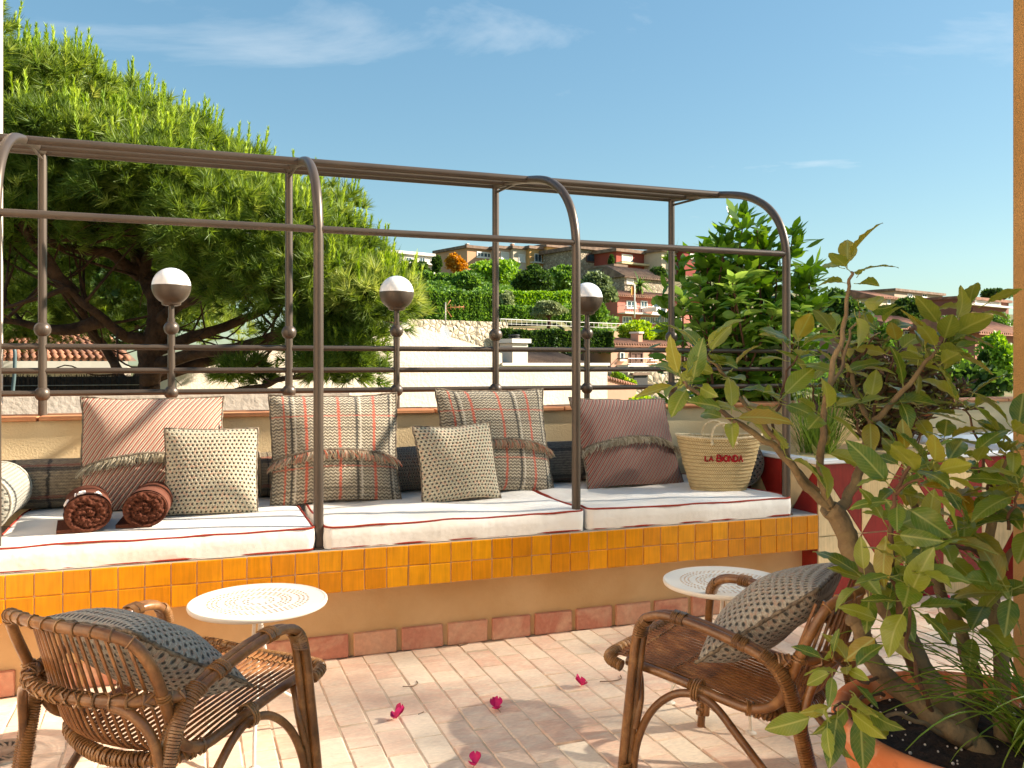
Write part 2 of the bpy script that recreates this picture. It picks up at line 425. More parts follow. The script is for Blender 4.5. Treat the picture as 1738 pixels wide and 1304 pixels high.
def m_plaid(name, base, base2, red, black, white, vr, vb, hr, hb, k=34, sc=(1,1)):
    n = NT(name); u, v = uvxy(n); w = n.coord('UV')
    wob = n.math('MULTIPLY', n.math('SUBTRACT', n.noise(w, 30, 3), .5), .022)
    uu = n.math('ADD', u, wob); vv = n.math('ADD', v, n.math('MULTIPLY', n.math('SUBTRACT', n.noise(w, 37, 3), .5), .03))
    zig = n.math('PINGPONG', n.math('ADD', n.math('MULTIPLY', v, float(k)*sc[1]), n.math('PINGPONG', n.math('MULTIPLY', u, float(k)*.8*sc[0]), .5)), .5)
    col = n.ramp(zig, [(.12, srgb(base2)), (.36, srgb(base))])
    col = n.mix(1.0, col, n.ramp(n.noise(w, 70, 3), [(.3, .6), (.7, 1.35)]), 'MULTIPLY')
    thr = n.noise(w, 150, 2)
    def band(c_, coord, pos, wd, amt):
        d = n.math('ABSOLUTE', n.math('SUBTRACT', coord, pos))
        return n.math('MULTIPLY', n.ramp(n.math('ADD', d, n.math('MULTIPLY', thr, wd*.9)), [(wd*.8, 1.0), (wd*1.25, 0.0)]), amt)
    for p, wd in vr: col = n.mix(band(0, uu, p, wd, .85), col, srgb(red))
    for p, wd in vb:
        col = n.mix(band(0, uu, p, wd, .9), col, srgb(black))
        col = n.mix(band(0, uu, p+wd*1.8, wd*.7, .7), col, srgb(white))
    for p, wd in hr: col = n.mix(band(0, vv, p, wd, .6), col, srgb(red))
    for p, wd in hb: col = n.mix(band(0, vv, p, wd, .75), col, srgb(black))
    n.set(col=col, rough=.95, spec=.15, sheen=.2)
    n.bump(n.math('ADD', zig, n.math('MULTIPLY', thr, .6)), 1.0, .010)
    return n.m
MT['plaid'] = m_plaid('plaid_weave', '#bcae96', '#6c6150', '#c8553c', '#37332e', '#d9cdb8',
    [(.26,.018),(.52,.018),(.80,.018),(.10,.012)], [(.15,.016),(.66,.018),(.93,.012)], [(.30,.010),(.78,.010)], [(.10,.008),(.66,.007),(.9,.008)])
MT['plaid_bolster'] = m_plaid('bolster_plaid', '#b09c7c', '#83715a', '#a04a34', '#26221d', '#9a8a70',
    [], [(.08,.010),(.2,.010),(.32,.010),(.44,.010),(.56,.010),(.68,.010),(.80,.010),(.92,.010)], [(.15,.02),(.42,.02),(.68,.02),(.9,.02)], [(.12,.025),(.38,.025),(.65,.025),(.87,.025)], 50, (5,1))
MT['plaid_grey'] = m_plaid('bolster_plaid_grey', '#857e72', '#5c564c', '#6e3a2e', '#1e1d1b', '#77706a',
    [], [(.08,.010),(.25,.010),(.42,.010),(.59,.010),(.76,.010),(.92,.010)], [(.2,.02),(.6,.02)], [(.12,.025),(.38,.025),(.65,.025),(.87,.025)], 50, (5,1))
MT['seam'] = basic('dark_seam', '#8a7a66', '#4a4036', 70, .95, .4, 300, .003)
MT['fringe'] = foliage('fringe_wool', [(0,'#8a7d66'),(.4,'#b9ab90'),(.7,'#d2c6ae'),(1,'#9c8c72')], 0.05, .95, .1)
MT['fringe_red'] = foliage('fringe_wool_red', [(0,'#8a7d66'),(.35,'#c2b498'),(.6,'#c8694e'),(.8,'#d2c6ae'),(1,'#4a423a')], 0.05, .95, .1)
MT['towel'] = basic('brown_terry', '#633a2a', '#4e2b20', 60, .98, .7, 420, .003, spec=.1)
MT['towel_band'] = basic('brown_band', '#6a4030', '#5e3628', 40, .9, .2, 300, .002, spec=.2)
def m_straw():
    n = NT('palm_straw'); u, v = uvxy(n); w = n.coord('UV')
    row = n.math('MULTIPLY', v, 15.0); fr = n.math('FRACT', row)
    sgn = n.math('PINGPONG', fr, .5)
    ch = n.math('PINGPONG', n.math('ADD', n.math('MULTIPLY', u, 120.0), n.math('MULTIPLY', sgn, 2.2)), .5)
    col = n.ramp(ch, [(.08, srgb('#a98752')), (.3, srgb('#d9bf8c')), (.5, srgb('#e2cb9c'))])
    col = n.mix(1.0, col, n.ramp(n.noise(w, 30, 4), [(.3, .82), (.7, 1.12)]), 'MULTIPLY')
    seam = n.ramp(n.math('PINGPONG', row, .5), [(.03, .0), (.12, 1.0)])
    col = n.mix(seam, srgb('#a5834e'), col)
    n.set(col=col, rough=.8, spec=.25)
    n.bump(n.math('ADD', n.math('MULTIPLY', ch, .8), n.math('MULTIPLY', seam, .7)), .9, .005)
    return n.m
MT['straw'] = m_straw()
def m_rattan(name, a, b, c):
    n = NT(name); v = n.coord('Object'); 
    col = n.ramp(n.noise(v, 14, 5, .6, .4), [(.3, srgb(a)), (.52, srgb(b)), (.72, srgb(c))])
    fine = n.ramp(n.noise(v, 160, 2), [(.3, .85), (.7, 1.1)])
    col = n.mix(1.0, col, fine, 'MULTIPLY')
    n.set(col=col, rough=.34, spec=.5, coat=.15); n.bump(n.noise(v, 120, 4), .12, .002); return n.m
MT['rattan'] = m_rattan('rattan_cane', '#5a381c', '#80542c', '#a57646')
MT['rattan_slat'] = m_rattan('rattan_core', '#66401f', '#8d5a30', '#ad7a48')
MT['binding'] = m_rattan('rattan_binding', '#6e4a28', '#8c6238', '#a57c4c')
def m_table():
    n = NT('perforated_enamel'); s_ = n.n('SeparateXYZ'); n.link(n.n('TexCoord').outputs['Object'], s_.inputs[0])
    x, y = s_.outputs['X'], s_.outputs['Y']
    r_ = n.math('SQRT', n.math('ADD', n.math('MULTIPLY', x, x), n.math('MULTIPLY', y, y)))
    ang = n.math('ARCTAN2', y, x)
    ringf = n.math('MULTIPLY', r_, 70.0); ri = n.math('FLOOR', ringf)
    fr = n.math('SUBTRACT', n.math('FRACT', ringf), .5)
    cnt = n.math('ROUND', n.math('MULTIPLY', ri, 5.0))
    fa = n.math('SUBTRACT', n.math('FRACT', n.math('ADD', n.math('MULTIPLY', n.math('DIVIDE', ang, 6.28318), cnt), n.math('MULTIPLY', ri, .37))), .5)
    d = n.math('SQRT', n.math('ADD', n.math('MULTIPLY', fr, fr), n.math('MULTIPLY', fa, fa)))
    hole = n.math('LESS_THAN', d, .27)
    skip = n.math('GREATER_THAN', n.math('MODULO', ri, 4.0), .5)
    inside = n.math('MULTIPLY', n.math('LESS_THAN', r_, .172), n.math('GREATER_THAN', r_, .03))
    hole = n.math('MULTIPLY', n.math('MULTIPLY', hole, skip), inside)
    n.set(col=srgb('#e2dacd'), rough=.5, alpha=n.math('SUBTRACT', 1.0, hole)); return n.m
MT['table_top'] = m_table()
MT['bark'] = basic('smooth_grey_bark', '#86704f', '#66503a', 9, .85, .9, 45, .010)
MT['twig_bark'] = basic('young_brown_bark', '#6a4a34', '#533828', 30, .8, .4, 120, .003)
MT['pine_bark'] = basic('pine_bark', '#3a241a', '#6a4836', 5, .95, 1.0, 14, .05)
def m_pot():
    n = NT('pot_terracotta'); v = n.coord('Object')
    col = n.ramp(n.noise(v, 3.5, 6, .6, 1.4), [(.3, srgb('#bb623a')), (.55, srgb('#cf7c4e')), (.75, srgb('#dc9a70'))])
    col = n.mix(n.math('MULTIPLY', n.ramp(n.noise(v, 9, 8, .7, .6), [(.52, 0.0), (.72, 1.0)]), .55), col, srgb('#e6c8ac'))
    col = n.mix(n.math('MULTIPLY', n.ramp(n.noise(v, 24, 5, .6), [(.60, 0.0), (.72, 1.0)]), .5), col, srgb('#8a4a2e'))
    n.set(col=col, rough=.9, spec=.25); n.bump(n.noise(v, 40, 6), .4, .004); return n.m
MT['pot'] = m_pot()
def m_ficus():
    n = NT('ficus_leaf'); s_ = n.n('SeparateXYZ'); n.link(n.n('TexCoord').outputs['Object'], s_.inputs[0]); ax = n.math('ABSOLUTE', s_.outputs['X']); y = s_.outputs['Y']
    rnd = n.rand(); v = n.coord('Object')
    col = n.ramp(rnd, [(0, srgb('#456222')), (.3, srgb('#5c7828')), (.6, srgb('#788a30')), (.85, srgb('#949836')), (.96, srgb('#988430')), (1, srgb('#a88c2a'))])
    cb_ = n.n('CombineXYZ'); n.link(n.math('MULTIPLY', rnd, 31.0), cb_.inputs[0]); ad = n.n('VectorMath', operation='ADD'); n.link(v, ad.inputs[0]); n.link(cb_.outputs[0], ad.inputs[1])
    mot = n.noise(ad.outputs[0], 26, 4, .6)
    col = n.mix(n.math('MULTIPLY', n.ramp(mot, [(.42, 0.0), (.68, 1.0)]), .45), col, srgb('#8a8c34'))
    col = n.mix(n.math('MULTIPLY', n.ramp(n.noise(ad.outputs[0], 70, 3), [(.66, 0.0), (.74, 1.0)]), .6), col, srgb('#6a5a28'))
    vein = n.ramp(n.math('PINGPONG', n.math('SUBTRACT', n.math('MULTIPLY', y, 85.0), n.math('MULTIPLY', ax, 95.0)), .5), [(.03, 1.0), (.10, 0.0)])
    rib = n.ramp(ax, [(.0010, 1.0), (.0022, 0.0)])
    col = n.mix(n.math('MAXIMUM', rib, n.math('MULTIPLY', vein, .28)), col, srgb('#a9ac5c'))
    bf = n.n('NewGeometry').outputs['Backfacing']; col = n.mix(n.math('MULTIPLY', bf, .5), col, srgb('#8a8c3c'))
    n.set(col=col, rough=.30, spec=.5); n.bump(n.math('ADD', n.math('MULTIPLY', vein, -.5), mot), .25, .004)
    tr = n.n('BsdfTranslucent'); n.link(hsv(n, col, 1.6, 1.1, .48), tr.inputs[0]); mx_ = n.n('MixShader'); mx_.inputs[0].default_value = .36
    n.link(n.p.outputs[0], mx_.inputs[1]); n.link(tr.outputs[0], mx_.inputs[2]); n.link(mx_.outputs[0], n.out.inputs[0]); return n.m
MT['ficus_leaf'] = m_ficus()
MT['shrub_leaf'] = foliage('shrub_leaf', [(0,'#55822a'),(.4,'#6c9632'),(.75,'#8aac40'),(1,'#a4c052')], .42, .32, .5, 'object', '#a9c06a')
MT['shrub_mass'] = foliage('shrub_mass_leaf', [(0,'#466c22'),(.5,'#648c2c'),(1,'#8aac40')], .42, .35, .5)
MT['dark_shrub'] = foliage('purple_shrub_leaf', [(0,'#3b2a1e'),(.35,'#4f3a28'),(.6,'#4a4a24'),(.85,'#5f6a2e'),(1,'#7a4a34')], .3, .45, .4)
MT['blade'] = foliage('grass_blade', [(0,'#4a6a1c'),(.5,'#6b862a'),(1,'#8b9a3c')], .35, .4, .4, 'object')
MT['spiky'] = foliage('spiky_grass', [(0,'#4e6a24'),(.5,'#6e8a34'),(1,'#93a450')], .35, .45, .4)
MT['needle'] = foliage('pine_needle', [(0,'#41561f'),(.35,'#5f762c'),(.7,'#7f923a'),(1,'#a8b05c')], .38, .5, .35)
MT['candle'] = foliage('pine_candle', [(0,'#7a982a'),(.5,'#98b03a'),(1,'#b8c854')], .35, .5, .35)
MT['roof_tile'] = basic('roof_tile', '#a8745a', '#7d5a48', 1.6, .9, .4, 20, .02, rand=.18)
MT['roof_brown'] = basic('old_roof_tile', '#8d7460', '#6a5546', 1.6, .9, .4, 20, .02, rand=.15)
from mathutils import noise as mnoise
def nz(x, y=0., z=0.): return mnoise.noise(Vector((x, y, z)))

# ------------------------------------------------------------------ terrace floor with laid bricks
floor = structure(MB().box((2.2, 1.7, -.0535), (9.6, 6.6, .1)).build('terrace_floor', MT['mortar'], smooth=False))
floor['label'] = 'terrace floor of pale pink terracotta bricks in running bond'
BW, BL = .110, .2005
def brick_mesh(seed, w, l, h, mat, name='brick'):
    rg = random.Random(seed); m = MB().box((0,0,0), (w, l, h), bev=.004)
    m.v = [(x+rg.uniform(-.0018,.0018), y+rg.uniform(-.0022,.0022), z+(rg.uniform(-.0012,.0012) if z > 0 else 0)) for x, y, z in m.v]
    return m.mesh(name, mat, False)
bm_var = [brick_mesh(i, BW-.0045, BL-.005, .026, MT['floor_brick']) for i in range(8)]
cells = []
for i in range(-28, 58):
    x = .499+BW*(i+.5)
    off = (0 if i % 2 else .5)*BL+rng.uniform(-.012,.012)
    for j in range(0, 19):
        y = .30+off+BL*j
        if y+BL/2 > 3.83 or x < -2.4 or x > 6.6: continue
        px, py, z = pix((x, y, 0))
        vis = -30 < px < 1768 and py < 1320 and z > .5
        cells.append((0 if vis else 1, z, x, y))
cells.sort()
rest = MB(); nb = 0
for vis, z, x, y in cells:
    dz = rng.uniform(-.0016,.0016); rot = (rng.gauss(0,.006), rng.gauss(0,.007), rng.gauss(0,.006))
    if not vis and nb < 300:
        obj('brick', bm_var[rng.randrange(8)], floor, (x, y, -.013+dz), rot); nb += 1
    else:
        rest.box((x, y, -.013+dz), (BW-.005, BL-.005, .026), Euler(rot).to_matrix())
for i in range(-28, 58):          # cut bricks along the bench foot
    x = .499+BW*(i+.5); off = (0 if i % 2 else .5)*BL
    ys = [.30+off+BL*j+BL/2 for j in range(19)]; y0 = max(y for y in ys if y <= 3.83)
    if 3.826-y0 > .02 and -2.4 < x < 6.6: rest.box((x, (y0+3.826)/2+.001, -.013), (BW-.005, 3.826-y0-.004, .026))
stuff(rest.build('bricks', MT['floor_brick'], floor, smooth=False))

# ------------------------------------------------------------------ built-in bench
bench = thing('bench', 'long built-in bench faced with yellow glazed tiles', 'bench', (0, 3.7, 0))
off = Vector((0, -3.7, 0))
def bpart(mb, name, mat, smooth=False, parent=bench): return mb.build(name, mat, parent, smooth, loc=off)
bpart(MB().box((.79, 4.315, .158), (4.58, .97, .315)), 'base', MT['plaster_base'])
bpart(MB().box((.79, 4.2507, .405), (4.575, 1.0984, .1780)), 'seat_slab', MT['grout'])
bpart(MB().box((.79, 4.2535, .4955), (4.577, 1.095, .003)), 'slab_top', MT['slab'])
TP = .0958; XT0 = .515-TP*21
tvar = []
for i in range(6):
    rg = random.Random(100+i); m = MB().box((0,0,0), (TP-.0035, .010, .0865), bev=.003)
    m.v = [(x+rg.uniform(-.0012,.0012), y, z+rg.uniform(-.0012,.0012)) for x, y, z in m.v]
    tvar.append(m.mesh('tile', MT['yellow_tile'], False))
k = 0
while XT0+TP*(k+1) < 3.09:
    for rrow in range(2):
        obj('tile', tvar[rng.randrange(6)], bench, (XT0+TP*(k+.5), .006-.005+rng.uniform(-.001,.001), .316+.0447+rrow*.0893),
            (rng.gauss(0,.006), rng.gauss(0,.004), rng.gauss(0,.009)))
    k += 1
obw = 3.077-(XT0+TP*k)
for rrow in range(2):
    o = obj('tile', tvar[rrow], bench, (XT0+TP*k+obw/2, .001, .316+.0447+rrow*.0893)); o.scale = (obw/TP, 1, 1)
bvar = [ (lambda m: m)(brick_mesh(50+i, .2137-.024, .018, .101, MT['base_brick'])) for i in range(5)]
k = -11
while .671+.2137*(k+1) < 3.09:
    obj('skirting_brick', bvar[rng.randrange(5)], bench, (.671+.2137*(k+.5), 3.823-3.7, .0505), (0, 0, rng.gauss(0,.004))); k += 1

# ------------------------------------------------------------------ parapet wall behind the bench
wall = thing('parapet_wall', 'low ochre plastered wall with terracotta coping behind the bench', 'wall', (0, 4.8, 0))
MB().box((3.2, .125, .505), (9.4, .25, .99)).build('wall', MT['plaster'], wall, False)
cvar = [brick_mesh(70+i, .392, .30, .022, MT['coping']) for i in range(4)]
x = -1.48
while x < 7.8:
    obj('coping_tile', cvar[rng.randrange(4)], wall, (x+.2, .122, 1.0125+rng.uniform(-.001,.001)), (0, 0, rng.gauss(0,.003))); x += .399
pier = thing('white_pier', 'white rendered wall edge rising at the left end of the bench', 'wall', (-1.63, 5.0, 1.02))
m = MB(); m.box((0, 0, 2.1), (1.5, .20, 4.15), bev=.03); m.build('wall', MT['white_plaster'], pier, True, 40)
rw = thing('terrace_pillar', 'warm ochre rough plastered wall edge at the right of the terrace', 'wall', (2.715, 1.64, 0))
MB().box((0, 0, 2.4), (.30, 1.0, 4.8), bev=.012).build('wall', MT['plaster_right'], rw, False)

# ------------------------------------------------------------------ tubular pergola and railing
perg = thing('pergola_frame', 'brown tubular steel canopy frame and railing over the bench', 'pergola', (0, 4.3, .5))
pof = Vector((0, -4.3, -.5))
AX = [-.678, .522, 1.722, 2.922]
arch = [(3.757,.497),(3.757,1.2),(3.757,1.80),(3.762,1.88),(3.782,1.955),(3.822,2.03),(3.885,2.098),(3.965,2.153),(4.08,2.205),(4.2,2.239),(4.36,2.270),(4.55,2.301),(4.72,2.324),(4.906,2.342)]
def pp(mb, name): return mb.build(name, MT['metal'], perg, True, 40, loc=pof)
for x in AX+[-1.878]:
    P = [Vector((x, y, z)) for y, z in arch]
    P = P[:2]+spline(P[2:], 3)
    pp(MB().tube(P, .021, 14), 'arch')
    pp(MB().tube([(x,4.906,1.02),(x,4.906,2.342)], .0205, 14), 'post')
    g = MB(); g.tube([(x,4.888,2.30),(x,4.55,2.288)], .007, 6); pp(g, 'brace')
    for z, r in ((1.453,.040),(1.130,.038)): pp(MB().sphere((x,4.906,z), r, 20, 12), 'ball')
    pp(MB().lathe([(.034,0),(.034,.006),(.022,.010)], (x,3.757,.497), 16), 'foot_plate')
for (y, z, r) in ((4.36,2.270,.019),(4.72,2.324,.019),(4.906,2.342,.019)):
    pp(MB().tube([(-3.0,y,z),(2.922,y,z)], r, 12), 'top_bar')
pp(MB().tube([(-3.0,3.757,1.852),(2.922,3.757,1.852)], .0155, 12), 'front_bar')
for z in (1.367,1.246,1.133):
    pp(MB().tube([(-3.0,4.906,z),(4.15,4.906,z)], .0150, 10), 'rail')
# globe lamps standing between the posts
lamp_names = ['globe lamp on a ball-jointed post in front of the pine trunk', 'globe lamp on a post in front of the gabled white wall', 'globe lamp half hidden by a canopy post, beside the pink house']
for x, lb in zip((-.078, 1.122, 2.322), lamp_names):
    L = thing('globe_lamp', 'white and bronze '+lb, 'lamp', (x, 4.906, 1.02), 0, 'globe lamps on the railing')
    MB().tube([(0,0,0),(0,0,.50)], .0185, 14).build('post', MT['metal'], L, True, 40)
    MB().tube([(0,0,.49),(0,0,.575)], .0150, 14).build('neck', MT['metal'], L, True, 40)
    for z, r in ((.448,.0385),(.110,.037)): MB().sphere((0,0,z), r, 20, 12).build('ball', MT['metal'], L)
    Rg = .0985; zc = .667
    MB().lathe([(.045,-.098),(.048,-.094)]+[(Rg*math.sin(a), -Rg*math.cos(a)) for a in [R(d) for d in range(30, 93, 6)]]+[(Rg+.0005,.004)], (0,0,zc), 32, True).build('cup', MT['metal'], L)
    MB().lathe([((Rg-.001)*math.sin(a), -(Rg-.001)*math.cos(a)) for a in [R(d) for d in range(92, 181, 6)]]+[(0.0,Rg-.001)], (0,0,zc), 32, False).build('globe', MT['opal'], L)
    MB().lathe([(.03,-.006),(.047,0),(.047,.004),(.03,.008)], (0,0,zc-.097), 24).build('collar', MT['metal'], L)

# ------------------------------------------------------------------ seat cushions
def cushion(x0, x1, y0, y1, z0, h, label):
    t = thing('seat_cushion', label, 'cushion', ((x0+x1)/2, (y0+y1)/2, z0), 0, 'white seat cushions on the bench')
    w, d = x1-x0, y1-y0; rr = .035; seed = x0*7
    def outline(inset, n=10):
        P = []
        for (cx, cy, a0) in ((w/2-rr, d/2-rr, 0),(-w/2+rr, d/2-rr, 90),(-w/2+rr,-d/2+rr,180),(w/2-rr,-d/2+rr,270)):
            for q in range(n+1):
                a = R(a0+90*q/n); P.append((cx+(rr-inset)*math.cos(a), cy+(rr-inset)*math.sin(a)))
        # subdivide straight runs
        out = []
        for i, p in enumerate(P):
            q = P[(i+1) % len(P)]; L_ = math.dist(p, q); k_ = max(1, int(L_/.04))
            for j in range(k_): out.append((lerp(p[0],q[0],j/k_), lerp(p[1],q[1],j/k_)))
        return out
    def zt(x, y): 
        e = min(1, (w/2-abs(x))/.10)*min(1, (d/2-abs(y))/.10)
        return h+.006*(1-(1-max(0,e))**2)+.011*nz(x*2.6+seed, y*3)+.005*nz(x*7+seed, y*8, 3)+.0035*max(0, nz(x*5+y*9+seed, y*3-x*4, 7))
    O = outline(0); m = MB(); n = len(O)
    rings = [(.0,.004),(-.006,.02),(-.010,.5),(-.006,.96),(0,1.0)]
    for ins, q in rings:
        for (x, y) in O:
            L_ = math.hypot(x, y); wob = .007*nz(x*6+seed, y*6, q*4)
            wob += .0025*math.sin((x+y)*70+seed)*nz(x*4, y*4, 5)
            s_ = 1+(-ins+wob)/L_
            m.v.append((x*s_, y*s_, q*zt(x*.999, y*.999) if q > .5 else q*h))
    for i in range(len(rings)-1):
        for k_ in range(n):
            k2 = (k_+1) % n; m.f.append((i*n+k_, i*n+k2, (i+1)*n+k2, (i+1)*n+k_))
    m.f.append(tuple(range(n))[::-1])
    # top: shrinking loops
    prev = (len(rings)-1)*n; steps = [.97,.9,.78,.6,.4,.2]
    for s_ in steps:
        b = len(m.v)
        for (x, y) in O:
            xx, yy = x*s_, y*(1-(1-s_)*1.0); m.v.append((xx, yy, zt(xx, yy)))
        for k_ in range(n):
            k2 = (k_+1) % n; m.f.append((prev+k_, prev+k2, b+k2, b+k_))
        prev = b
    m.v.append((0,0,zt(0,0))); c = len(m.v)-1
    for k_ in range(n): m.f.append((prev+k_, prev+(k_+1) % n, c))
    m.build('cushion', MT['canvas'], t, True, 60)
    for zf in (1.0, .03):
        MB().tube([(x*(1.0+.002/math.hypot(x,y)), y*(1.0+.002/math.hypot(x,y)), (zt(x*.999, y*.999) if zf == 1 else .006)) for x, y in O], .0048, 6, close=True).build('piping', MT['fabric_piping'], t)
    return t
cushion(-.70, .499, 3.712, 4.77, .498, .093, 'white seat cushion with red piping carrying the rolled brown towels')
cushion(.547, 1.742, 3.712, 4.77, .498, .093, 'middle white seat cushion with red piping, between two canopy posts')
cushion(1.768, 2.925, 3.714, 4.77, .498, .093, 'white seat cushion with red piping under the straw basket')
ZS = .594      # cushion top

# ------------------------------------------------------------------ pillows
def pillow(name, label, mat, w, h, t, loc, lean, yaw=0, roll=0, group=None, fringe=None, fv=.46, arc=.05, seam=True, seed=1, seam_mat=None, n=30, knit=None):
    o = thing(name, label, 'pillow', loc, 0, group)
    o.rotation_mode = 'XYZ'; o.rotation_euler = (-lean, roll, yaw)
    def shape(u, v):
        a, b = 2*u-1, 2*v-1
        x = a*w/2*(1-.055*(1-b*b)); z = h/2+b*h/2*(1-.055*(1-a*a))
        x += .010*nz(z*5, seed*4.1, a*.6)*abs(a); z += .010*nz(x*5, seed*2.7, b*.6)*abs(b)
        th = t/2*((1-abs(a)**2.6)*(1-abs(b)**2.6))**.62
        sag = .012*(1-b)*(1-a*a)
        wr = .016*nz(x*6+seed*3, z*6, seed)*(1-max(abs(a),abs(b))**4)+.012*nz(x*2.5, z*3+seed, 9)
        return x, z, th+sag, wr
    def front(u, v): x, z, th, wr = shape(u, v); return (x, -th+wr, z)
    def back(u, v): x, z, th, wr = shape(1-u, v); return (x, th+wr, z)
    if knit:
        ku, kv = knit; n = 132
        def front2(u, v):
            x, y, z = front(u, v); row = v*kv; fu = (u*ku+.5*(math.floor(row) % 2)) % 1-.5; fv = row % 1-.5
            d = math.hypot(fu, fv*.95); hgt = min(1, max(0, (d-.12)/.24)); hgt = hgt*hgt*(3-2*hgt)
            e = min(1, 6*min(u, 1-u, v, 1-v)); return (x, y-(.0060*hgt+.0016*nz(u*ku*2.3, v*kv*2.3, seed)-.004)*e, z)
        m = MB(); m.grid(front2, n, n); m.grid(back, 30, 30); m.build('cover', mat, o)
    else:
        m = MB(); m.grid(front, n, n); m.grid(back, n, n); m.build('cover', mat, o)
    E_ = [(i/24,0) for i in range(24)]+[(1,i/24) for i in range(24)]+[(1-i/24,1) for i in range(24)]+[(0,1-i/24) for i in range(24)]
    if seam:
        pts = []
        for i, (u, v) in enumerate(E_):
            x, z, th, wr = shape(u, v); pts.append((x, wr+.0018*math.sin(i*2.3), z))
        MB().tube(pts, [.0055+.0016*math.sin(i*1.9) for i in range(len(pts))], 6, close=True).build('edge_seam', seam_mat or MT['seam'], o)
    if fringe:
        rg = random.Random(seed); T = []; tint = []
        def fpos(a):
            u = (a+1)/2; v = fv+arc*(1-a*a)-.02*a*a+.006*nz(a*4+seed)
            return Vector(front(u, v))
        flap = MB(); fp = [fpos(-1+2*i/30) for i in range(31)]
        flap.tube([p+Vector((0,-.006,.004)) for p in fp], .007, 6); flap.build('fringe_hem', MT['seam'], o)
        for i in range(430):
            a = rg.uniform(-1.02, 1.02); p = fpos(max(-1,min(1,a)))+Vector(((a-max(-1,min(1,a)))*.2, -.008, rg.uniform(-.004,.005)))
            L_ = rg.uniform(.032,.052); dx = rg.gauss(0,.012)+(.018*a); dy = -rg.uniform(.006,.022)
            p1 = p+Vector((dx*.5, dy, -L_*.5)); p2 = p+Vector((dx, dy*.9, -L_)); wd = .0022
            tn = rg.random(); s_ = Vector((wd,0,0)); s2 = Vector((0,wd,0))
            for q in (s_, s2):
                T.append([p-q, p+q, p1+q, p1-q]); T.append([p1-q, p1+q, p2+q*.7, p2-q*.7]); tint += [tn, tn]
        V = np.array([[list(x) for x in f] for f in T]); stuff(tri_mesh('fringe', V, MT[fringe], o, np.array(tint)))
    return o
LG = 'large fringed pillows along the bench'; SG = 'small crochet pillows on the bench'
pillow('fringed_pillow', 'pink diagonal striped pillow with wool fringe behind the rolled towels', MT['stripe'], .65, .555, .20, (-.145, 4.42, ZS-.005), R(17), R(2), R(0), LG, 'fringe', seed=1, fv=.40)
pillow('fringed_pillow', 'plaid fringed pillow in full sun behind the second canopy post', MT['plaid'], .64, .555, .20, (.69, 4.33, ZS-.005), R(14), R(-3), R(0), LG, 'fringe_red', seed=2, fv=.40)
pillow('fringed_pillow', 'plaid fringed pillow in dappled shade behind a small crochet pillow', MT['plaid'], .645, .575, .20, (1.555, 4.36, ZS-.005), R(15), R(4), R(1), LG, 'fringe_red', seed=3, fv=.42)
pillow('fringed_pillow', 'greyish pink diagonal striped pillow with wool fringe beside the straw basket', MT['stripe2'], .655, .55, .19, (2.36, 4.32, ZS-.005), R(26), R(5), R(2), LG, 'fringe', seed=4, fv=.42)
pillow('crochet_pillow', 'small sage crochet pillow leaning beside the rolled towels', MT['knit'], .415, .40, .15, (.10, 4.20, ZS-.004), R(13), R(-2), R(1), SG, seed=5, knit=(21,22))
pillow('crochet_pillow', 'small sage crochet pillow on the middle cushion', MT['knit'], .425, .395, .15, (1.285, 4.17, ZS-.004), R(14), R(6), R(-2), SG, seed=6, knit=(21,22))

def bolster(label, mat, p0, p1, r, seed=0, group='round bolsters along the bench'):
    p0, p1 = Vector(p0), Vector(p1); c = (p0+p1)/2; L_ = (p1-p0).length; d = (p1-p0).normalized()
    t = thing('bolster', label, 'bolster', c-Vector((0,0,r)), math.atan2(d.y, d.x), group)
    def fn(u, v):
        s_ = (u-.5)*L_; e = min(1, (.5-abs(u-.5))*L_/.05); rr = r*(.15+.85*math.sqrt(max(0,1-(1-e)**2.2)))
        a = 2*math.pi*v+math.pi/2; q = rr*(1+.03*nz(s_*5+seed, math.cos(a)*2, math.sin(a)*2))
        return (s_, -q*math.cos(a), r+q*math.sin(a)*.96)
    us = 48
    e0 = .035/L_
    m = MB(); m.grid(lambda u, v: fn(e0+u*(1-2*e0), v), us, 24); m.build('cover', mat, t)
    for s_ in (-1, 1):
        def cap(u, v):
            a = 2*math.pi*u; q = r*.985*v*(1+.02*nz(s_*9+seed, math.cos(a)*2, v*3))
            return (s_*(L_/2-.035+.022*(1-v**2.5)), s_*q*math.cos(a), r+q*math.sin(a)*.96)
        MB().grid(cap, 28, 8, lambda u, v: (.5+.5*r/L_*v*math.cos(2*math.pi*u), .5+.16*v*math.sin(2*math.pi*u))).build('end_disc', mat, t)
        MB().tube([(s_*(L_/2-.036), r*1.005*math.cos(a), r+r*.97*math.sin(a)) for a in [2*math.pi*i/28 for i in range(28)]], .005, 6, close=True).build('piping', mat, t)
    return t
bolster('brown plaid bolster along the wall, behind the pink striped pillow', MT['plaid_bolster'], (-1.05,4.655,ZS+.118), (.30,4.655,ZS+.118), .122, 1)
bolster('brown plaid bolster end showing between the small crochet and sunlit plaid pillows', MT['plaid_bolster'], (.31,4.66,ZS+.118), (.86,4.66,ZS+.118), .118, 2)
bolster('dark crochet bolster between the sunlit plaid pillow and the small crochet pillow', MT['knit_bolster'], (.87,4.60,ZS+.12), (1.27,4.62,ZS+.12), .124, 3)
bolster('dark grey plaid bolster along the wall, behind the shaded pillows', MT['plaid_grey'], (1.30,4.655,ZS+.12), (2.72,4.655,ZS+.12), .122, 4)
bolster('pale crochet bolster at the left end of the bench, beside the towels', MT['knit_light'], (-.795,4.00,ZS+.12), (-.795,4.55,ZS+.12), .125, 5)
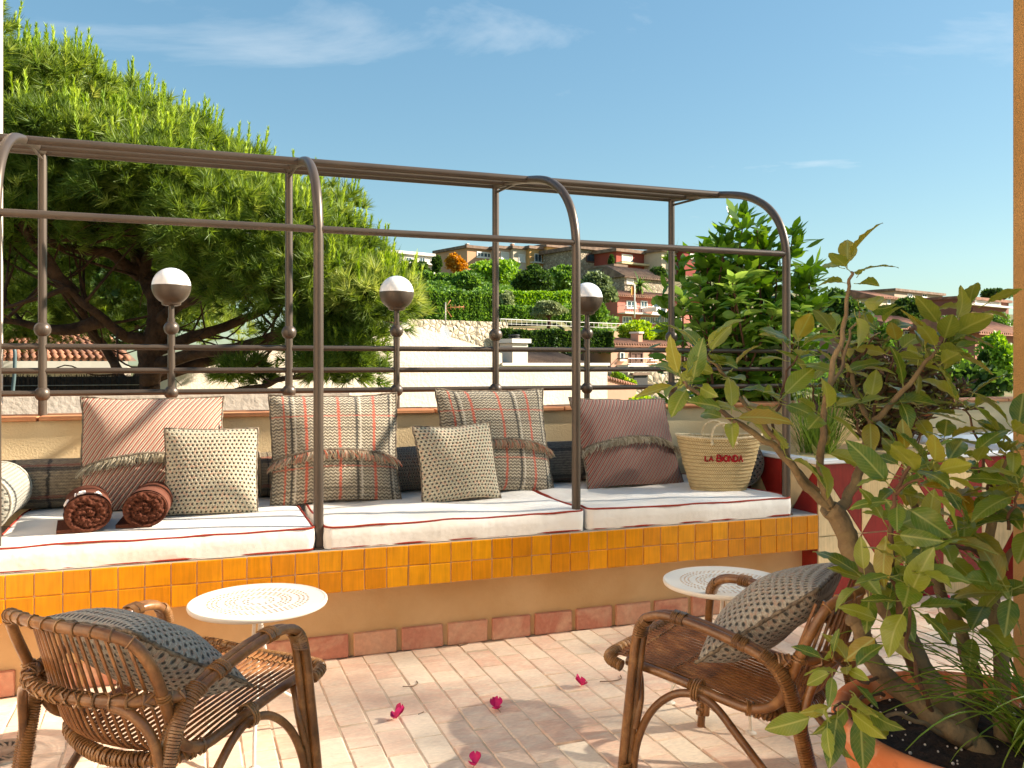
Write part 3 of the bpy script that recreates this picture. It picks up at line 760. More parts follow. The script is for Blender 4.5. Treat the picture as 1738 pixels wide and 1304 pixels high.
bolster('dark crochet bolster at the right end of the bench, behind the straw basket', MT['knit_bolster'], (2.93,4.10,ZS+.125), (2.93,4.60,ZS+.125), .13, 6)

# ------------------------------------------------------------------ rolled towels
GL = {'L':[[(0,1),(0,0),(.6,0)]], 'A':[[(0,0),(.3,1),(.6,0)],[(.12,.38),(.48,.38)]], 'B':[[(0,0),(0,1),(.4,.95),(.5,.75),(.38,.55),(0,.52)],[(.38,.52),(.58,.3),(.42,.03),(0,0)]],
      'I':[[(0,0),(0,.82)],[(0,1.02),(.02,1.12)]], 'O':[[(.3,0),(.06,.2),(0,.5),(.08,.85),(.3,1),(.54,.85),(.6,.5),(.54,.18),(.3,0)]], 'N':[[(0,0),(.02,1),(.55,0),(.58,1)]],
      'D':[[(0,0),(0,1),(.35,.92),(.55,.55),(.4,.12),(0,0)]], 'i':[[(0,0),(0,1)]]}
def towel(loc, yaw, sx, label, text=False):
    t = thing('rolled_towel', label, 'towel', loc, yaw, 'rolled towels on the left cushion')
    rx, rz, L_ = .088*sx, .076, .34; tn = 1.75
    def ell(a, q):       # slightly squashed round section resting on the cushion
        return q*rx*math.cos(a), rz+.001+max(-.97*rz, q*rz*math.sin(a)*(1+.03*math.sin(2*a+sx)))
    def side(u, v):
        a = 2*math.pi*u; q = 1+.018*nz(math.cos(a)*3, math.sin(a)*3, v*6+sx)+.008*nz(math.cos(a)*14, math.sin(a)*14, v*40)
        x, z = ell(a, q); return (x, .004+v*L_, z)
    MB().grid(side, 72, 20).build('terry_roll', MT['towel'], t)
    def face(u, v, y0, sg):
        a = 2*math.pi*u; ph = v*tn-sg*u+.4+.10*nz(math.cos(a)*2, math.sin(a)*2, sx*3); fr = ph-math.floor(ph)
        g_ = min(fr, 1-fr); grv = 1-math.exp(-(g_/.13)**2)
        if v < .12: grv *= v/.12
        lump = nz(math.cos(a)*v*7+sx*4, math.sin(a)*v*7, 2)*.014+nz(math.cos(a)*v*20, math.sin(a)*v*20+sx, 5)*.007
        out = (.016*grv+lump-.010)*min(1, (1-v)*7); x, z = ell(a, v*(1+.0*lump))
        return (x, y0-sg*out, z)
    MB().grid(lambda u, v: face(u, v, .004, 1), 96, 30).build('rolled_end', MT['towel'], t)
    MB().grid(lambda u, v: face(1-u, v, .004+L_, -1), 60, 16).build('rolled_end', MT['towel'], t)
    MB().grid(lambda u, v: (rx*1.035*math.cos(R(205)-u*R(215)), .022+v*.10, rz+.001+rz*1.045*math.sin(R(205)-u*R(215))), 40, 3).build('smooth_band', MT['towel_band'], t)
    m = MB(); m.grid(lambda u, v: (-.03-.085*u*sx, .004+v*.26+.012*u, .019-.002*u+.0015*nz(u*9,v*9)), 8, 12); m.grid(lambda u, v: (-.03-.085*u*sx, .004+(1-v)*.26+.012*u, .003), 8, 12)
    m.grid(lambda u, v: (-.03-.085*u*sx, .004+.012*u+.002*nz(u*20,v), lerp(.003,.019-.002*u,v)), 8, 1); m.grid(lambda u, v: (-.115*1.0 if sx else 0, .016+.26*(1-u), lerp(.003,.017,v)), 8, 1)
    m.build('loose_end', MT['towel'], t)
    if text:
        for ch, a_mid in (('O',150),('i',128),('B',106),('A',66)):
            mm = MB()
            for line in GL[ch]:
                pts = []
                for (gx, gy) in line:
                    aa = R(a_mid)+(gx-.3)*R(26)      # the roll turns the lettering over
                    yy = .040+gy*.062
                    pts.append((rx*1.048*math.cos(aa), yy, rz+.001+rz*1.058*math.sin(aa)))
                mm.tube(spline(pts, 3) if len(pts) > 3 else pts, .0042, 5)
            mm.build('letter', MT['white_print'], t)
    return t
towel((-.375, 3.90, ZS+.003), R(6), 1.0, 'rolled brown towel with white lettering on its band, left of the pair', True)
towel((-.165, 3.93, ZS+.003), R(-4), .98, 'plain rolled brown towel nearest the small crochet pillow')

# ------------------------------------------------------------------ straw basket
bk = thing('straw_basket', 'pale straw basket with red lettering on the right cushion', 'basket', (2.72, 4.07, ZS))
def bprof(v): return lerp(.148, .232, v**.85), lerp(.086, .118, v**.9)
def bfn(u, v, k=1.0):
    a = 2*math.pi*u-math.pi/2-YAW*0; rx, ry = bprof(v)
    n_ = 2.3
    c_, s_ = math.cos(a), math.sin(a)
    x = rx*k*math.copysign(abs(c_)**(2/n_), c_); y = ry*k*math.copysign(abs(s_)**(2/n_), s_)
    wv = .0025*math.sin(v*15*2*math.pi)+.004*nz(x*9, y*9, v*5)
    return Vector((x*(1+wv/.2), y*(1+wv/.12), .285*v+.010*(2*abs(x)/.4)**2*v))
m = MB(); m.grid(lambda u, v: bfn(u, v), 72, 44); m.build('body', MT['straw'], bk)
m = MB(); m.grid(lambda u, v: bfn(u, v, .965)+Vector((0,0,.004)), 60, 14); m.build('lining', MT['straw'], bk)
m = MB(); m.tube([bfn(i/60, 1.0)+Vector((0,0,.003)) for i in range(60)], .007, 8, close=True); m.build('rim', MT['straw_handle'], bk)
MB().lathe([(.0,.004),(1,.004)], (0,0,0), 32, True, .146, .084).build('bottom', MT['straw'], bk)
bk.rotation_euler = (0, 0, R(-20))
for sy in (-1, 1):
    yb = sy*.112
    pts = [Vector((-.062, yb*.99, .262)), Vector((-.064, yb*1.03, .30)), Vector((-.045, yb*.95, .350)), Vector((0, yb*.90, .368)), Vector((.045, yb*.95, .348)), Vector((.066, yb*1.03, .30)), Vector((.064, yb*.99, .262))]
    MB().tube(spline(pts, 5), .0072, 8).build('handle', MT['straw_handle'], bk)
    for s_ in (-1, 1): MB().sphere((s_*.064, yb*1.06, .262), .011, 8, 6).build('handle_knot', MT['straw_handle'], bk)
word = 'LA BIONDA'; cx = -.098
for i, ch in enumerate(word):
    if ch == ' ': cx += .016; continue
    wch = {'L':.016,'I':.004,'A':.021}.get(ch, .023); hh = .033 if ch not in 'LA' or i > 2 else .027
    mm = MB()
    for line in GL[ch]:
        pts = []
        for gx, gy in line:
            X = cx+gx*wch/.62; Z = .166+gy*hh-(X+.02)*.02+rng.uniform(-.0008,.0008)
            v = Z/.285; rx, ry = bprof(v); rr = min(1, abs(X)/rx); y = -ry*(1-rr**2.3)**(1/2.3)-.0045
            pts.append((X, y, Z))
        mm.tube(spline(pts, 3) if len(pts) > 3 else pts, .0044, 6)
    mm.build('letter', MT['red_thread'], bk)
    cx += wch+.0045
# ------------------------------------------------------------------ rattan armchairs
def wrap(mb, path, R_, r, step, t0=0., t1=1.):
    P = [Vector(p) for p in path]; L_ = [0]
    for i in range(1, len(P)): L_.append(L_[-1]+(P[i]-P[i-1]).length)
    s_ = L_[-1]*t0
    while s_ <= L_[-1]*t1:
        i = max(j for j in range(len(P)) if L_[j] <= s_+1e-9); i = min(i, len(P)-2)
        f_ = (s_-L_[i])/max(1e-9, L_[i+1]-L_[i]); T = P[i+1]-P[i]
        mb.ring(P[i]+T*f_, T+Vector((rng.gauss(0,.1),rng.gauss(0,.1),rng.gauss(0,.1)))*T.length, R_, r, 9, 4); s_ += step
def armchair(label, loc, rz):
    c = thing('rattan_armchair', label, 'armchair', loc, rz, 'rattan armchairs on the terrace')
    mat = MT['rattan']
    def part(mb, name, m_=mat): return mb.build(name, m_, c, True, 50)
    bind = MB()
    hoop = [(-.222,.285,.366),(-.226,.12,.345),(-.230,-.03,.318),(-.235,-.115,.312),(-.240,-.185,.345),(-.246,-.225,.42),(-.252,-.258,.505),(-.250,-.288,.572),(-.228,-.318,.626),(-.17,-.354,.652),(-.085,-.382,.661),(0,-.390,.663)]
    hoop = hoop+[(-x,y,z) for x,y,z in hoop[-2::-1]]
    hp = spline(hoop, 5); part(MB().tube(hp, .0142, 10), 'back_hoop')
    wrap(bind, hp, .0160, .0026, .045, .38, .62)
    for q in (.10,.103,.107,.30,.303,.306,.694,.697,.70,.893,.897,.90): wrap(bind, hp, .0168, .0030, 9, q, q+.001)
    fr = [(-.262,.285,.362),(-.255,.325,.372),(-.22,.342,.378),(-.1,.352,.372),(0,.356,.368),(.1,.352,.372),(.22,.342,.378),(.255,.325,.372),(.262,.285,.362)]
    fp = spline(fr, 5); part(MB().tube(fp, .0142, 10), 'front_rail'); wrap(bind, fp, .0160, .0030, .0062)
    md = [(-.262,-.195,.470),(-.20,-.285,.475),(-.10,-.335,.478),(0,-.350,.479),(.10,-.335,.478),(.20,-.285,.475),(.262,-.195,.470)]
    mp_ = spline(md, 6); part(MB().tube(mp_, .0150, 10), 'back_rail')
    for k_ in range(2):
        pts = []
        for i in range(len(mp_)*3):
            q = i/(len(mp_)*3-1); P = mp_[min(int(q*(len(mp_)-1)), len(mp_)-1)]
            a = q*2*math.pi*17*(1 if k_ else -1)
            n_ = Vector((P.x, P.y+.02, 0)).normalized()
            pts.append(P+n_*(.019*math.cos(a))+Vector((0,0,.019*math.sin(a))))
        bind.tube(pts, .0032, 4)
    lw = [(-.236,-.10,.312),(-.20,-.165,.298),(-.10,-.205,.284),(0,-.218,.280),(.10,-.205,.284),(.20,-.165,.298),(.236,-.10,.312)]
    lp = spline(lw, 6); part(MB().tube(lp, .0150, 10), 'lower_rail'); wrap(bind, lp, .0185, .0042, .0115)
    # canes running along the seat and up the back
    prof = [(.350,.378),(.25,.372),(.12,.356),(-.02,.330),(-.12,.308),(-.195,.302),(-.245,.335),(-.275,.395),(-.302,.475),(-.330,.565),(-.358,.652)]
    ns_ = 20
    for i in range(ns_):
        a = -1+2*i/(ns_-1); pts = []
        for j, (y, z) in enumerate(prof):
            s_ = j/(len(prof)-1)
            x = a*lerp(.205, .215, s_)*(1-.10*max(0, s_-.75)/.25)
            bow = (1-a*a); yy = y; zz = z
            if s_ > .45:
                q = min(1, (s_-.45)/.2); yy = y+.062*(1-bow)*q-.014*bow*q+.010
            else: zz = z-.012*bow*math.sin(s_/.45*math.pi)
            if y < -.05: yy += .05*(1-bow)*min(1,(-.05-y)/.1)*(.6 if s_ < .6 else .15)
            zz -= .028*(1-bow)*max(0, s_-.7)/.3
            pts.append((x, yy, zz))
        part(MB().tube(spline(pts, 3), .0046, 6), 'cane', MT['rattan_slat'])
    for y, z in ((.30,.384),(.14,.368)):       # thin woven strands holding the seat canes
        bind.tube([(x/20*.21, y, z-.010*(1-(x/20)**2)+(.004 if x % 2 else -.002)) for x in range(-20, 21)], .0026, 4)
    for s_ in (-1, 1):
        for k_, dx in ((0,.011),(1,-.012)):
            pl = [(s_*(.292+dx),.268,0),(s_*(.288+dx),.255,.14),(s_*(.280+dx),.238,.32),(s_*(.272+dx),.225,.455),(s_*(.268+dx),.205,.515),(s_*(.266+dx),.150,.541),(s_*(.266+dx),.05,.534),(s_*(.268+dx),-.07,.507),(s_*(.270+dx*.7),-.165,.472),(s_*(.268+dx*.6),-.215,.415),(s_*(.262+dx*.6),-.240,.33),(s_*(.250+dx*.7),-.285,.14),(s_*(.240+dx*.8),-.325,0)]
            if k_ == 1: pl = [(x, y-.010, z) for x, y, z in pl]
            sp = spline(pl, 5); part(MB().tube(sp, .0132, 10), 'arm_and_legs')
            if k_ == 0: core = [Vector((p.x-s_*.0115, p.y-.005, p.z)) for p in sp]
        for i in range(len(core)-1):       # cane bindings on leg tops, arm middles and the rear joint
            q = i/(len(core)-1)
            if .26 < q < .345 or .64 < q < .90:
                T = core[i+1]-core[i]
                for f_ in np.arange(0, 1, .0068/max(T.length,1e-6)):
                    P = core[i]+T*float(f_); N_ = Vector((s_,0,0)); B_ = T.normalized().cross(N_)
                    bind.tube([P+N_*(.0272*math.cos(a))+B_*(.0165*math.sin(a)) for a in [2*math.pi*j/10 for j in range(10)]], .0033, 4, close=True)
            if any(abs(q-w) < .006 for w in (.36,.375,.455,.47,.585,.60,.03,.045,.96,.975)):
                T = core[i+1]-core[i]; P = core[i]; N_ = Vector((s_,0,0)); B_ = T.normalized().cross(N_)
                for e in (0, .006, .012):
                    bind.tube([P+T.normalized()*e+N_*(.0278*math.cos(a))+B_*(.0172*math.sin(a)) for a in [2*math.pi*j/10 for j in range(10)]], .0034, 4, close=True)
        ar = [(s_*.278,.238,.045),(s_*.272,.225,.15),(s_*.262,.185,.245),(s_*.250,.12,.305),(s_*.243,.05,.318),(s_*.243,-.01,.295),(s_*.243,-.08,.225),(s_*.240,-.19,.11),(s_*.236,-.275,.02)]
        part(MB().tube(spline(ar, 6), .0120, 9), 'side_arch')
        a2 = [(s_*.276,.232,.19),(s_*.262,.222,.27),(s_*.238,.235,.325),(s_*.20,.262,.345)]
        part(MB().tube(spline(a2, 6), .0125, 9), 'corner_brace')
        bk_ = [(s_*.256,-.262,.24),(s_*.254,-.262,.32),(s_*.240,-.275,.395),(s_*.205,-.296,.445),(s_*.15,-.318,.468)]
        part(MB().tube(spline(bk_, 5), .013, 9), 'back_brace')
        for e in (-.006,.002,.010): bind.ring((s_*.238, .045+e, .331), (0,1,.1), .031, .0034, 12, 4)
    stuff(part(bind, 'cane_binding', MT['binding']))
    return c
def chair_frame(loc, rz):  return loc, rz-math.pi/2
CL = armchair('rattan armchair seen from behind, at the left', (-.04, 2.601, 0), R(42.6)-math.pi/2)
CR = armchair('rattan armchair turned to the left beside the potted plant', (1.615, 2.285, 0), R(124.3)-math.pi/2)
def chair_pillow(ch_loc, rz, label, lx, ly, lz, lean, roll, s_, seed):
    o = pillow('chair_pillow', label, MT['chair_knit'], .43*s_, .42*s_, .15, (0,0,0), 0, group='crochet pillows on the armchairs', seed=seed, knit=(24,20))
    Mx = Matrix.Translation(ch_loc) @ Matrix.Rotation(rz, 4, 'Z') @ Matrix.Translation((lx, ly, lz)) @ Matrix.Rotation(math.pi, 4, 'Z') @ Matrix.Rotation(-lean, 4, 'X') @ Matrix.Rotation(roll, 4, 'Y')
    o.matrix_world = Mx; l_, r_, s2 = Mx.decompose(); o.location = l_; o.rotation_euler = r_.to_euler()
chair_pillow((-.04,2.601,0), R(42.6)-math.pi/2, 'grey crochet pillow on the armchair seen from behind', .02, .075, .395, R(56), R(5), .98, 21)
chair_pillow((1.615,2.285,0), R(124.3)-math.pi/2, 'grey crochet pillow on the armchair beside the potted plant', -.01, .07, .398, R(52), R(-4), 1.02, 22)

# ------------------------------------------------------------------ round side tables
def side_table(label, loc, rz):
    t = thing('side_table', label, 'table', loc, rz, 'white metal side tables')
    m = MB(); n_ = 64
    top = obj('table_top', MB().lathe([(.0,.478),(.195,.478),(.225,.4795)], (0,0,0), n_, False).mesh('table_top', MT['table_top']), t)
    MB().lathe([(.221,.463),(.227,.465),(.2295,.472),(.2285,.479),(.224,.4815),(.220,.480)], (0,0,0), n_, False).build('rim', MT['white_metal'], t)
    MB().lathe([(.03,.466),(.045,.4765)], (0,0,0), 20).build('hub', MT['white_metal'], t)
    for k_ in range(3):
        a = 2*math.pi*k_/3; d = Vector((math.cos(a), math.sin(a), 0)); e = Vector((-d.y, d.x, 0))
        pts = [d*.020+Vector((0,0,.47)), d*.012+e*.006+Vector((0,0,.42)), d*.026+Vector((0,0,.30)), d*.050+Vector((0,0,.20)), d*.105+Vector((0,0,.135)), d*.160+Vector((0,0,.105)), d*.196+Vector((0,0,.060)), d*.205+Vector((0,0,.006))]
        MB().tube(spline(pts, 6), .0062, 8).build('leg', MT['white_metal'], t)
        MB().lathe([(.020,0),(.020,.003),(.012,.008),(.005,.010)], d*.205, 16).build('foot', MT['white_metal'], t)
    MB().ring((0,0,.205), (0,0,1), .047, .0042, 24, 6).build('brace_ring', MT['white_metal'], t)
    return t
side_table('white perforated side table in front of the left bench, by the armchair', (.226, 3.07, 0), R(22))
side_table('white perforated side table partly hidden behind the right armchair', (1.865, 2.745, 0), R(140))

# ------------------------------------------------------------------ petals, twigs, drain
def petal(loc, rz, s_, label):
    t = thing('fallen_bract', label, 'petal', loc, rz, 'fallen bougainvillea bracts')
    for k_ in range(3):
        a0 = 2*math.pi*k_/3+.3*k_
        def fn(u, v):
            L_ = v*.040*s_; w_ = .024*s_*math.sin(math.pi*min(1, v*.93+.04))**.7
            y = (u-.5)*2*w_; x = L_*(1-.45*v); z = .004*s_+.040*s_*v*(1-.2*v)*(1.25 if k_ != 1 else .35)+.010*s_*(2*u-1)**2+.003*s_*nz(x*90, y*90, k_)
            ca, sa = math.cos(a0), math.sin(a0); return (x*ca-y*sa, x*sa+y*ca, z)
        MB().grid(fn, 6, 7).build('bract', MT['petal'], t)
    MB().tube([(0,0,.008),(-.02*s_,.004,.004),(-.034*s_,.012,.002)], .0008, 4).build('stalk', MT['twig'], t)
for (x, y, rz, s_, lb) in ((.705,3.086,.4,1.0,'magenta bract on the floor nearest the left side table'),(1.069,3.041,2.2,.85,'magenta bract in the middle of the floor'),(1.465,3.145,4.0,.9,'magenta bract on the floor next to the right armchair'),(.857,2.64,1.2,.8,'magenta bract at the bottom edge of the view'),(3.794,3.557,.9,.9,'magenta bract lying behind the potted plant')):
    petal((x, y, .001), rz, s_, lb)
def twig(pts, label, r=.0018):
    b = Vector(pts[0]); o = MB().tube(spline([Vector(p)-b for p in pts], 5), [r]*(5*(len(pts)-1))+[r*.6], 5).build('dry_twig', MT['twig'], loc=b); tag(o, label, 'twig', 'dry twigs on the floor')
twig([(.80,3.39,.003),(.835,3.37,.006),(.862,3.395,.004),(.866,3.43,.003)], 'small curved dry twig on the floor near the bench foot')
twig([(1.555,3.165,.003),(1.60,3.14,.008),(1.645,3.155,.006),(1.665,3.20,.004)], 'curved dry twig on the floor beside the right armchair leg', .0022)
twig([(.79,3.10,.003),(.815,3.115,.003)], 'tiny straight dry twig between the magenta bracts')
twig([(1.15,3.79,.003),(1.20,3.80,.004)], 'short dry twig against the skirting bricks', .003)
dr = thing('floor_drain', 'grey metal floor drain with radial slots at the left edge', 'drain', (-.575, 3.27, .001))
MB().lathe([(.02,.003),(.085,.003),(.088,.001)], (0,0,0), 40, False).build('dark_plate', MT['dark_panel'], dr, True, 40)
MT['drain'] = basic('drain_metal', '#a9a296', '#8d857a', 20, .5, metal=.6)
MB().lathe([(.078,.002),(.078,.007),(.102,.007),(.104,0)], (0,0,0), 40, False).build('ring', MT['drain'], dr, True, 40)
MB().lathe([(0,.007),(.042,.007),(.042,.003)], (0,0,0), 32, False).build('hub', MT['drain'], dr, True, 40)
for i in range(20):
    a = 2*math.pi*i/20; MB().box((.06*math.cos(a), .06*math.sin(a), .005), (.04, .009, .004), Matrix.Rotation(a+.45, 3, 'Z')).build('vane', MT['drain'], dr, False)

# ------------------------------------------------------------------ potted ficus
pot = thing('plant_pot', 'large terracotta pot at the lower right corner', 'pot', (1.77, 1.53, 0))
MB().lathe([(.20,0),(.235,.02),(.285,.18),(.322,.32),(.336,.375),(.348,.395),(.352,.42),(.348,.437),(.334,.442),(.320,.437),(.312,.415),(.308,.37)], (0,0,0), 64, True).build('bowl', MT['pot'], pot)
so = MB(); so.grid(lambda u, v: (.312*v*math.cos(2*math.pi*u), .312*v*math.sin(2*math.pi*u), .382+.012*nz(6*v*math.cos(2*math.pi*u), 6*v*math.sin(2*math.pi*u))+.012*(1-v)), 48, 20)
so.build('soil', MT['soil'], pot)
g = MB()
for i in range(110):
    a = rng.uniform(0, 6.28); r_ = .31*math.sqrt(rng.random()); p = (r_*math.cos(a), r_*math.sin(a), .392); g.sphere(p, rng.uniform(.002,.0045), 6, 4)
stuff(g.build('perlite', MT['white_plaster'], pot))

fic = thing('rubber_plant', 'rubber plant with thick bare trunks and glossy leaves growing from the pot', 'plant', (1.77, 1.53, .39))
FB = Vector((1.77, 1.53, .39))
def limb(pts, r0, r1, name='branch', mat='bark', wob=.012, sub=6):
    P = spline([at(*p) for p in pts], sub); n_ = len(P)
    P = [p+Vector((nz(i*.35, r0*90), nz(i*.35, r0*90+7), nz(i*.35, r0*90+13)))*wob*(0 if i == 0 else 1) for i, p in enumerate(P)]
    r0b, r1b = (r0*.84, r1*.84) if name == 'trunk' else (r0*.78, r1*.7)
    rs = [lerp(r0b, r1b, i/(n_-1))*(1+.10*nz(i*.6, r0*50)) for i in range(n_)]
    MB().tube([p-FB for p in P], rs, 10).build(name, MT[mat], fic); return P
tr = []
tr.append(limb([(1680,1300,2.04),(1640,1248,2.08),(1600,1190,2.12),(1560,1130,2.16),(1510,1040,2.2),(1478,985,2.22),(1450,945,2.24),(1425,890,2.26),(1408,862,2.27)], .037, .030, 'trunk'))
limb([(1720,1345,1.96),(1690,1305,1.99),(1650,1262,2.02),(1600,1232,2.03),(1545,1185,2.06),(1495,1140,2.09),(1470,1095,2.11),(1458,1062,2.12),(1444,1050,2.13)], .034, .022, 'trunk')
limb([(1408,862,2.27),(1372,828,2.25),(1330,775,2.23),(1290,738,2.22),(1235,705,2.2),(1180,665,2.2),(1160,650,2.2)], .016, .005)
limb([(1385,838,2.26),(1345,790,2.3),(1310,735,2.32),(1270,690,2.34),(1225,630,2.36),(1195,600,2.37)], .013, .005)
limb([(1408,868,2.27),(1395,800,2.24),(1398,720,2.22),(1412,640,2.2),(1432,560,2.2),(1443,490,2.2),(1446,462,2.2)], .015, .0045)
limb([(1400,700,2.22),(1425,630,2.26),(1448,560,2.3),(1455,530,2.3)], .007, .003)
limb([(1412,872,2.27),(1440,850,2.29),(1458,800,2.31),(1470,750,2.33),(1480,720,2.34),(1520,680,2.32),(1565,625,2.3),(1598,585,2.29)], .020, .006)
limb([(1478,722,2.34),(1455,672,2.4),(1438,620,2.45),(1420,570,2.5)], .011, .005)
limb([(1312,745,2.32),(1322,690,2.36),(1340,630,2.4),(1352,590,2.42)], .006, .003, mat='twig_bark')
limb([(1560,1160,2.14),(1535,1090,2.1),(1518,980,2.06),(1512,900,2.04),(1522,840,2.02),(1545,790,2.02)], .012, .006, mat='twig_bark')
limb([(1645,1300,2.06),(1642,1250,2.1),(1650,1160,2.2),(1635,1080,2.28),(1600,1005,2.34),(1570,930,2.38),(1550,870,2.4),(1540,800,2.4)], .028, .010, 'trunk')
limb([(1705,1310,2.04),(1702,1230,2.08),(1696,1120,2.18),(1690,1020,2.26),(1680,930,2.3),(1690,850,2.3),(1712,770,2.28)], .030, .008, 'trunk')
limb([(1690,960,2.28),(1640,930,2.2),(1590,918,2.15),(1560,910,2.1)], .009, .004, mat='twig_bark')
limb([(1690,980,2.28),(1725,930,2.24),(1760,880,2.2)], .012, .006)
limb([(1500,1150,2.09),(1470,1160,2.0),(1440,1135,1.95),(1412,1125,1.92)], .006, .003, mat='twig_bark')
limb([(1500,1180,2.07),(1455,1190,1.96),(1425,1200,1.90),(1400,1215,1.86)], .006, .003, mat='twig_bark')
limb([(1600,1230,2.05),(1570,1180,2.0),(1545,1100,1.97),(1538,1010,1.95),(1545,960,1.95)], .008, .004, mat='twig_bark')
limb([(1620,1260,2.03),(1560,1225,1.98),(1515,1215,1.95),(1470,1235,1.92)], .008, .005)
limb([(1560,1020,2.2),(1500,990,2.14),(1470,985,2.1)], .005, .003, mat='twig_bark')
limb([(1522,840,2.02),(1560,815,1.98),(1590,800,1.96)], .005, .003, mat='twig_bark')
# leaves: a few shared meshes, each leaf an object
def leaf_mesh(seed, L_, W_, fold, droop, mat, name='leaf', nl=9):
    rg = random.Random(seed); m = MB(); cols = 4
    for j in range(nl+1):
        v = j/nl
        w_ = W_*(math.sin(math.pi*v**.85)**.8)*(1 if v < .97 else .6) if 0 < v < 1 else 0.0006
        y = L_*v; zc = -droop*L_*v*v+.012*math.sin(v*6+seed)*L_
        for i in range(cols+1):
            a = -1+2*i/cols
            m.v.append((a*w_, y, zc+fold*abs(a)*w_-.15*w_*(a*a)+.004*rg.uniform(-1,1)*abs(a)))
    for j in range(nl):
        for i in range(cols):
            b = j*(cols+1)+i; m.f.append((b, b+1, b+cols+2, b+cols+1))
    # petiole
    m.tube([(0,-.035,.006),(0,-.015,.001),(0,0.004,0)], [.0018,.0016,.0016], 5)
    me = m.mesh(name, mat); return me
lv = [leaf_mesh(i, rng.uniform(.105,.155), rng.uniform(.025,.034), rng.uniform(.15,.75), rng.uniform(.05,.5), MT['ficus_leaf'], nl=12) for i in range(10)]
def frame_dir(d, upish, roll):
    d = Vector(d).normalized(); z = Vector(upish)-d*d.dot(Vector(upish))
    if z.length < 1e-4: z = d.orthogonal()
    z.normalize(); x = d.cross(z); M_ = Matrix((x, d, z)).transposed()
    return (M_ @ Matrix.Rotation(roll, 3, 'Y')).to_euler()
rf = random.Random(5)
def rosette(px, py, z, n_, axis, spread, s_=1.0, lift=0.0):
    c = at(px, py, z); ax = Vector(axis).normalized(); e1 = ax.orthogonal().normalized(); e2 = ax.cross(e1); a0 = rf.uniform(0, 6.28)
    for i in range(n_):
        a = a0+i*2.4; el = spread*(.45+.75*((i+.5)/n_))+rf.gauss(0,.15)
        d = ax*math.cos(el)+(e1*math.cos(a)+e2*math.sin(a))*math.sin(el)
        d = d+Vector((0,0,lift))
        d.normalize(); sc = s_*rf.uniform(.72,1.12)
        o = obj('leaf', lv[rf.randrange(10)], fic, c-FB+d*.03-ax*(.006*i)+Vector((rf.gauss(0,.006),rf.gauss(0,.006),rf.gauss(0,.006))), frame_dir(d, ax+Vector((0,0,.6)), rf.gauss(0,.35)))
        o.scale = (sc, sc, sc)
limb([(1690,850,2.3),(1675,820,2.25),(1655,795,2.2)], .006, .003, mat='twig_bark'); limb([(1712,900,2.2),(1722,860,2.17),(1730,835,2.15)], .006, .003, mat='twig_bark'); limb([(1540,800,2.4),(1575,770,2.35),(1605,752,2.3)], .006, .003, mat='twig_bark')
for q in ([(1438,640,2.45),(1465,600,2.48),(1490,565,2.5)],[(1480,722,2.34),(1500,660,2.4),(1520,605,2.45)],[(1530,760,2.4),(1545,720,2.4),(1560,695,2.4)],[(1690,850,2.3),(1665,760,2.33),(1640,695,2.35)],[(1600,585,2.29),(1630,550,2.32),(1655,525,2.35)],[(1400,740,2.22),(1385,690,2.4),(1380,655,2.45)],[(1470,750,2.33),(1455,715,2.37),(1450,695,2.4)]): limb(q, .006, .003, mat='twig_bark')
U = (0,0,1)
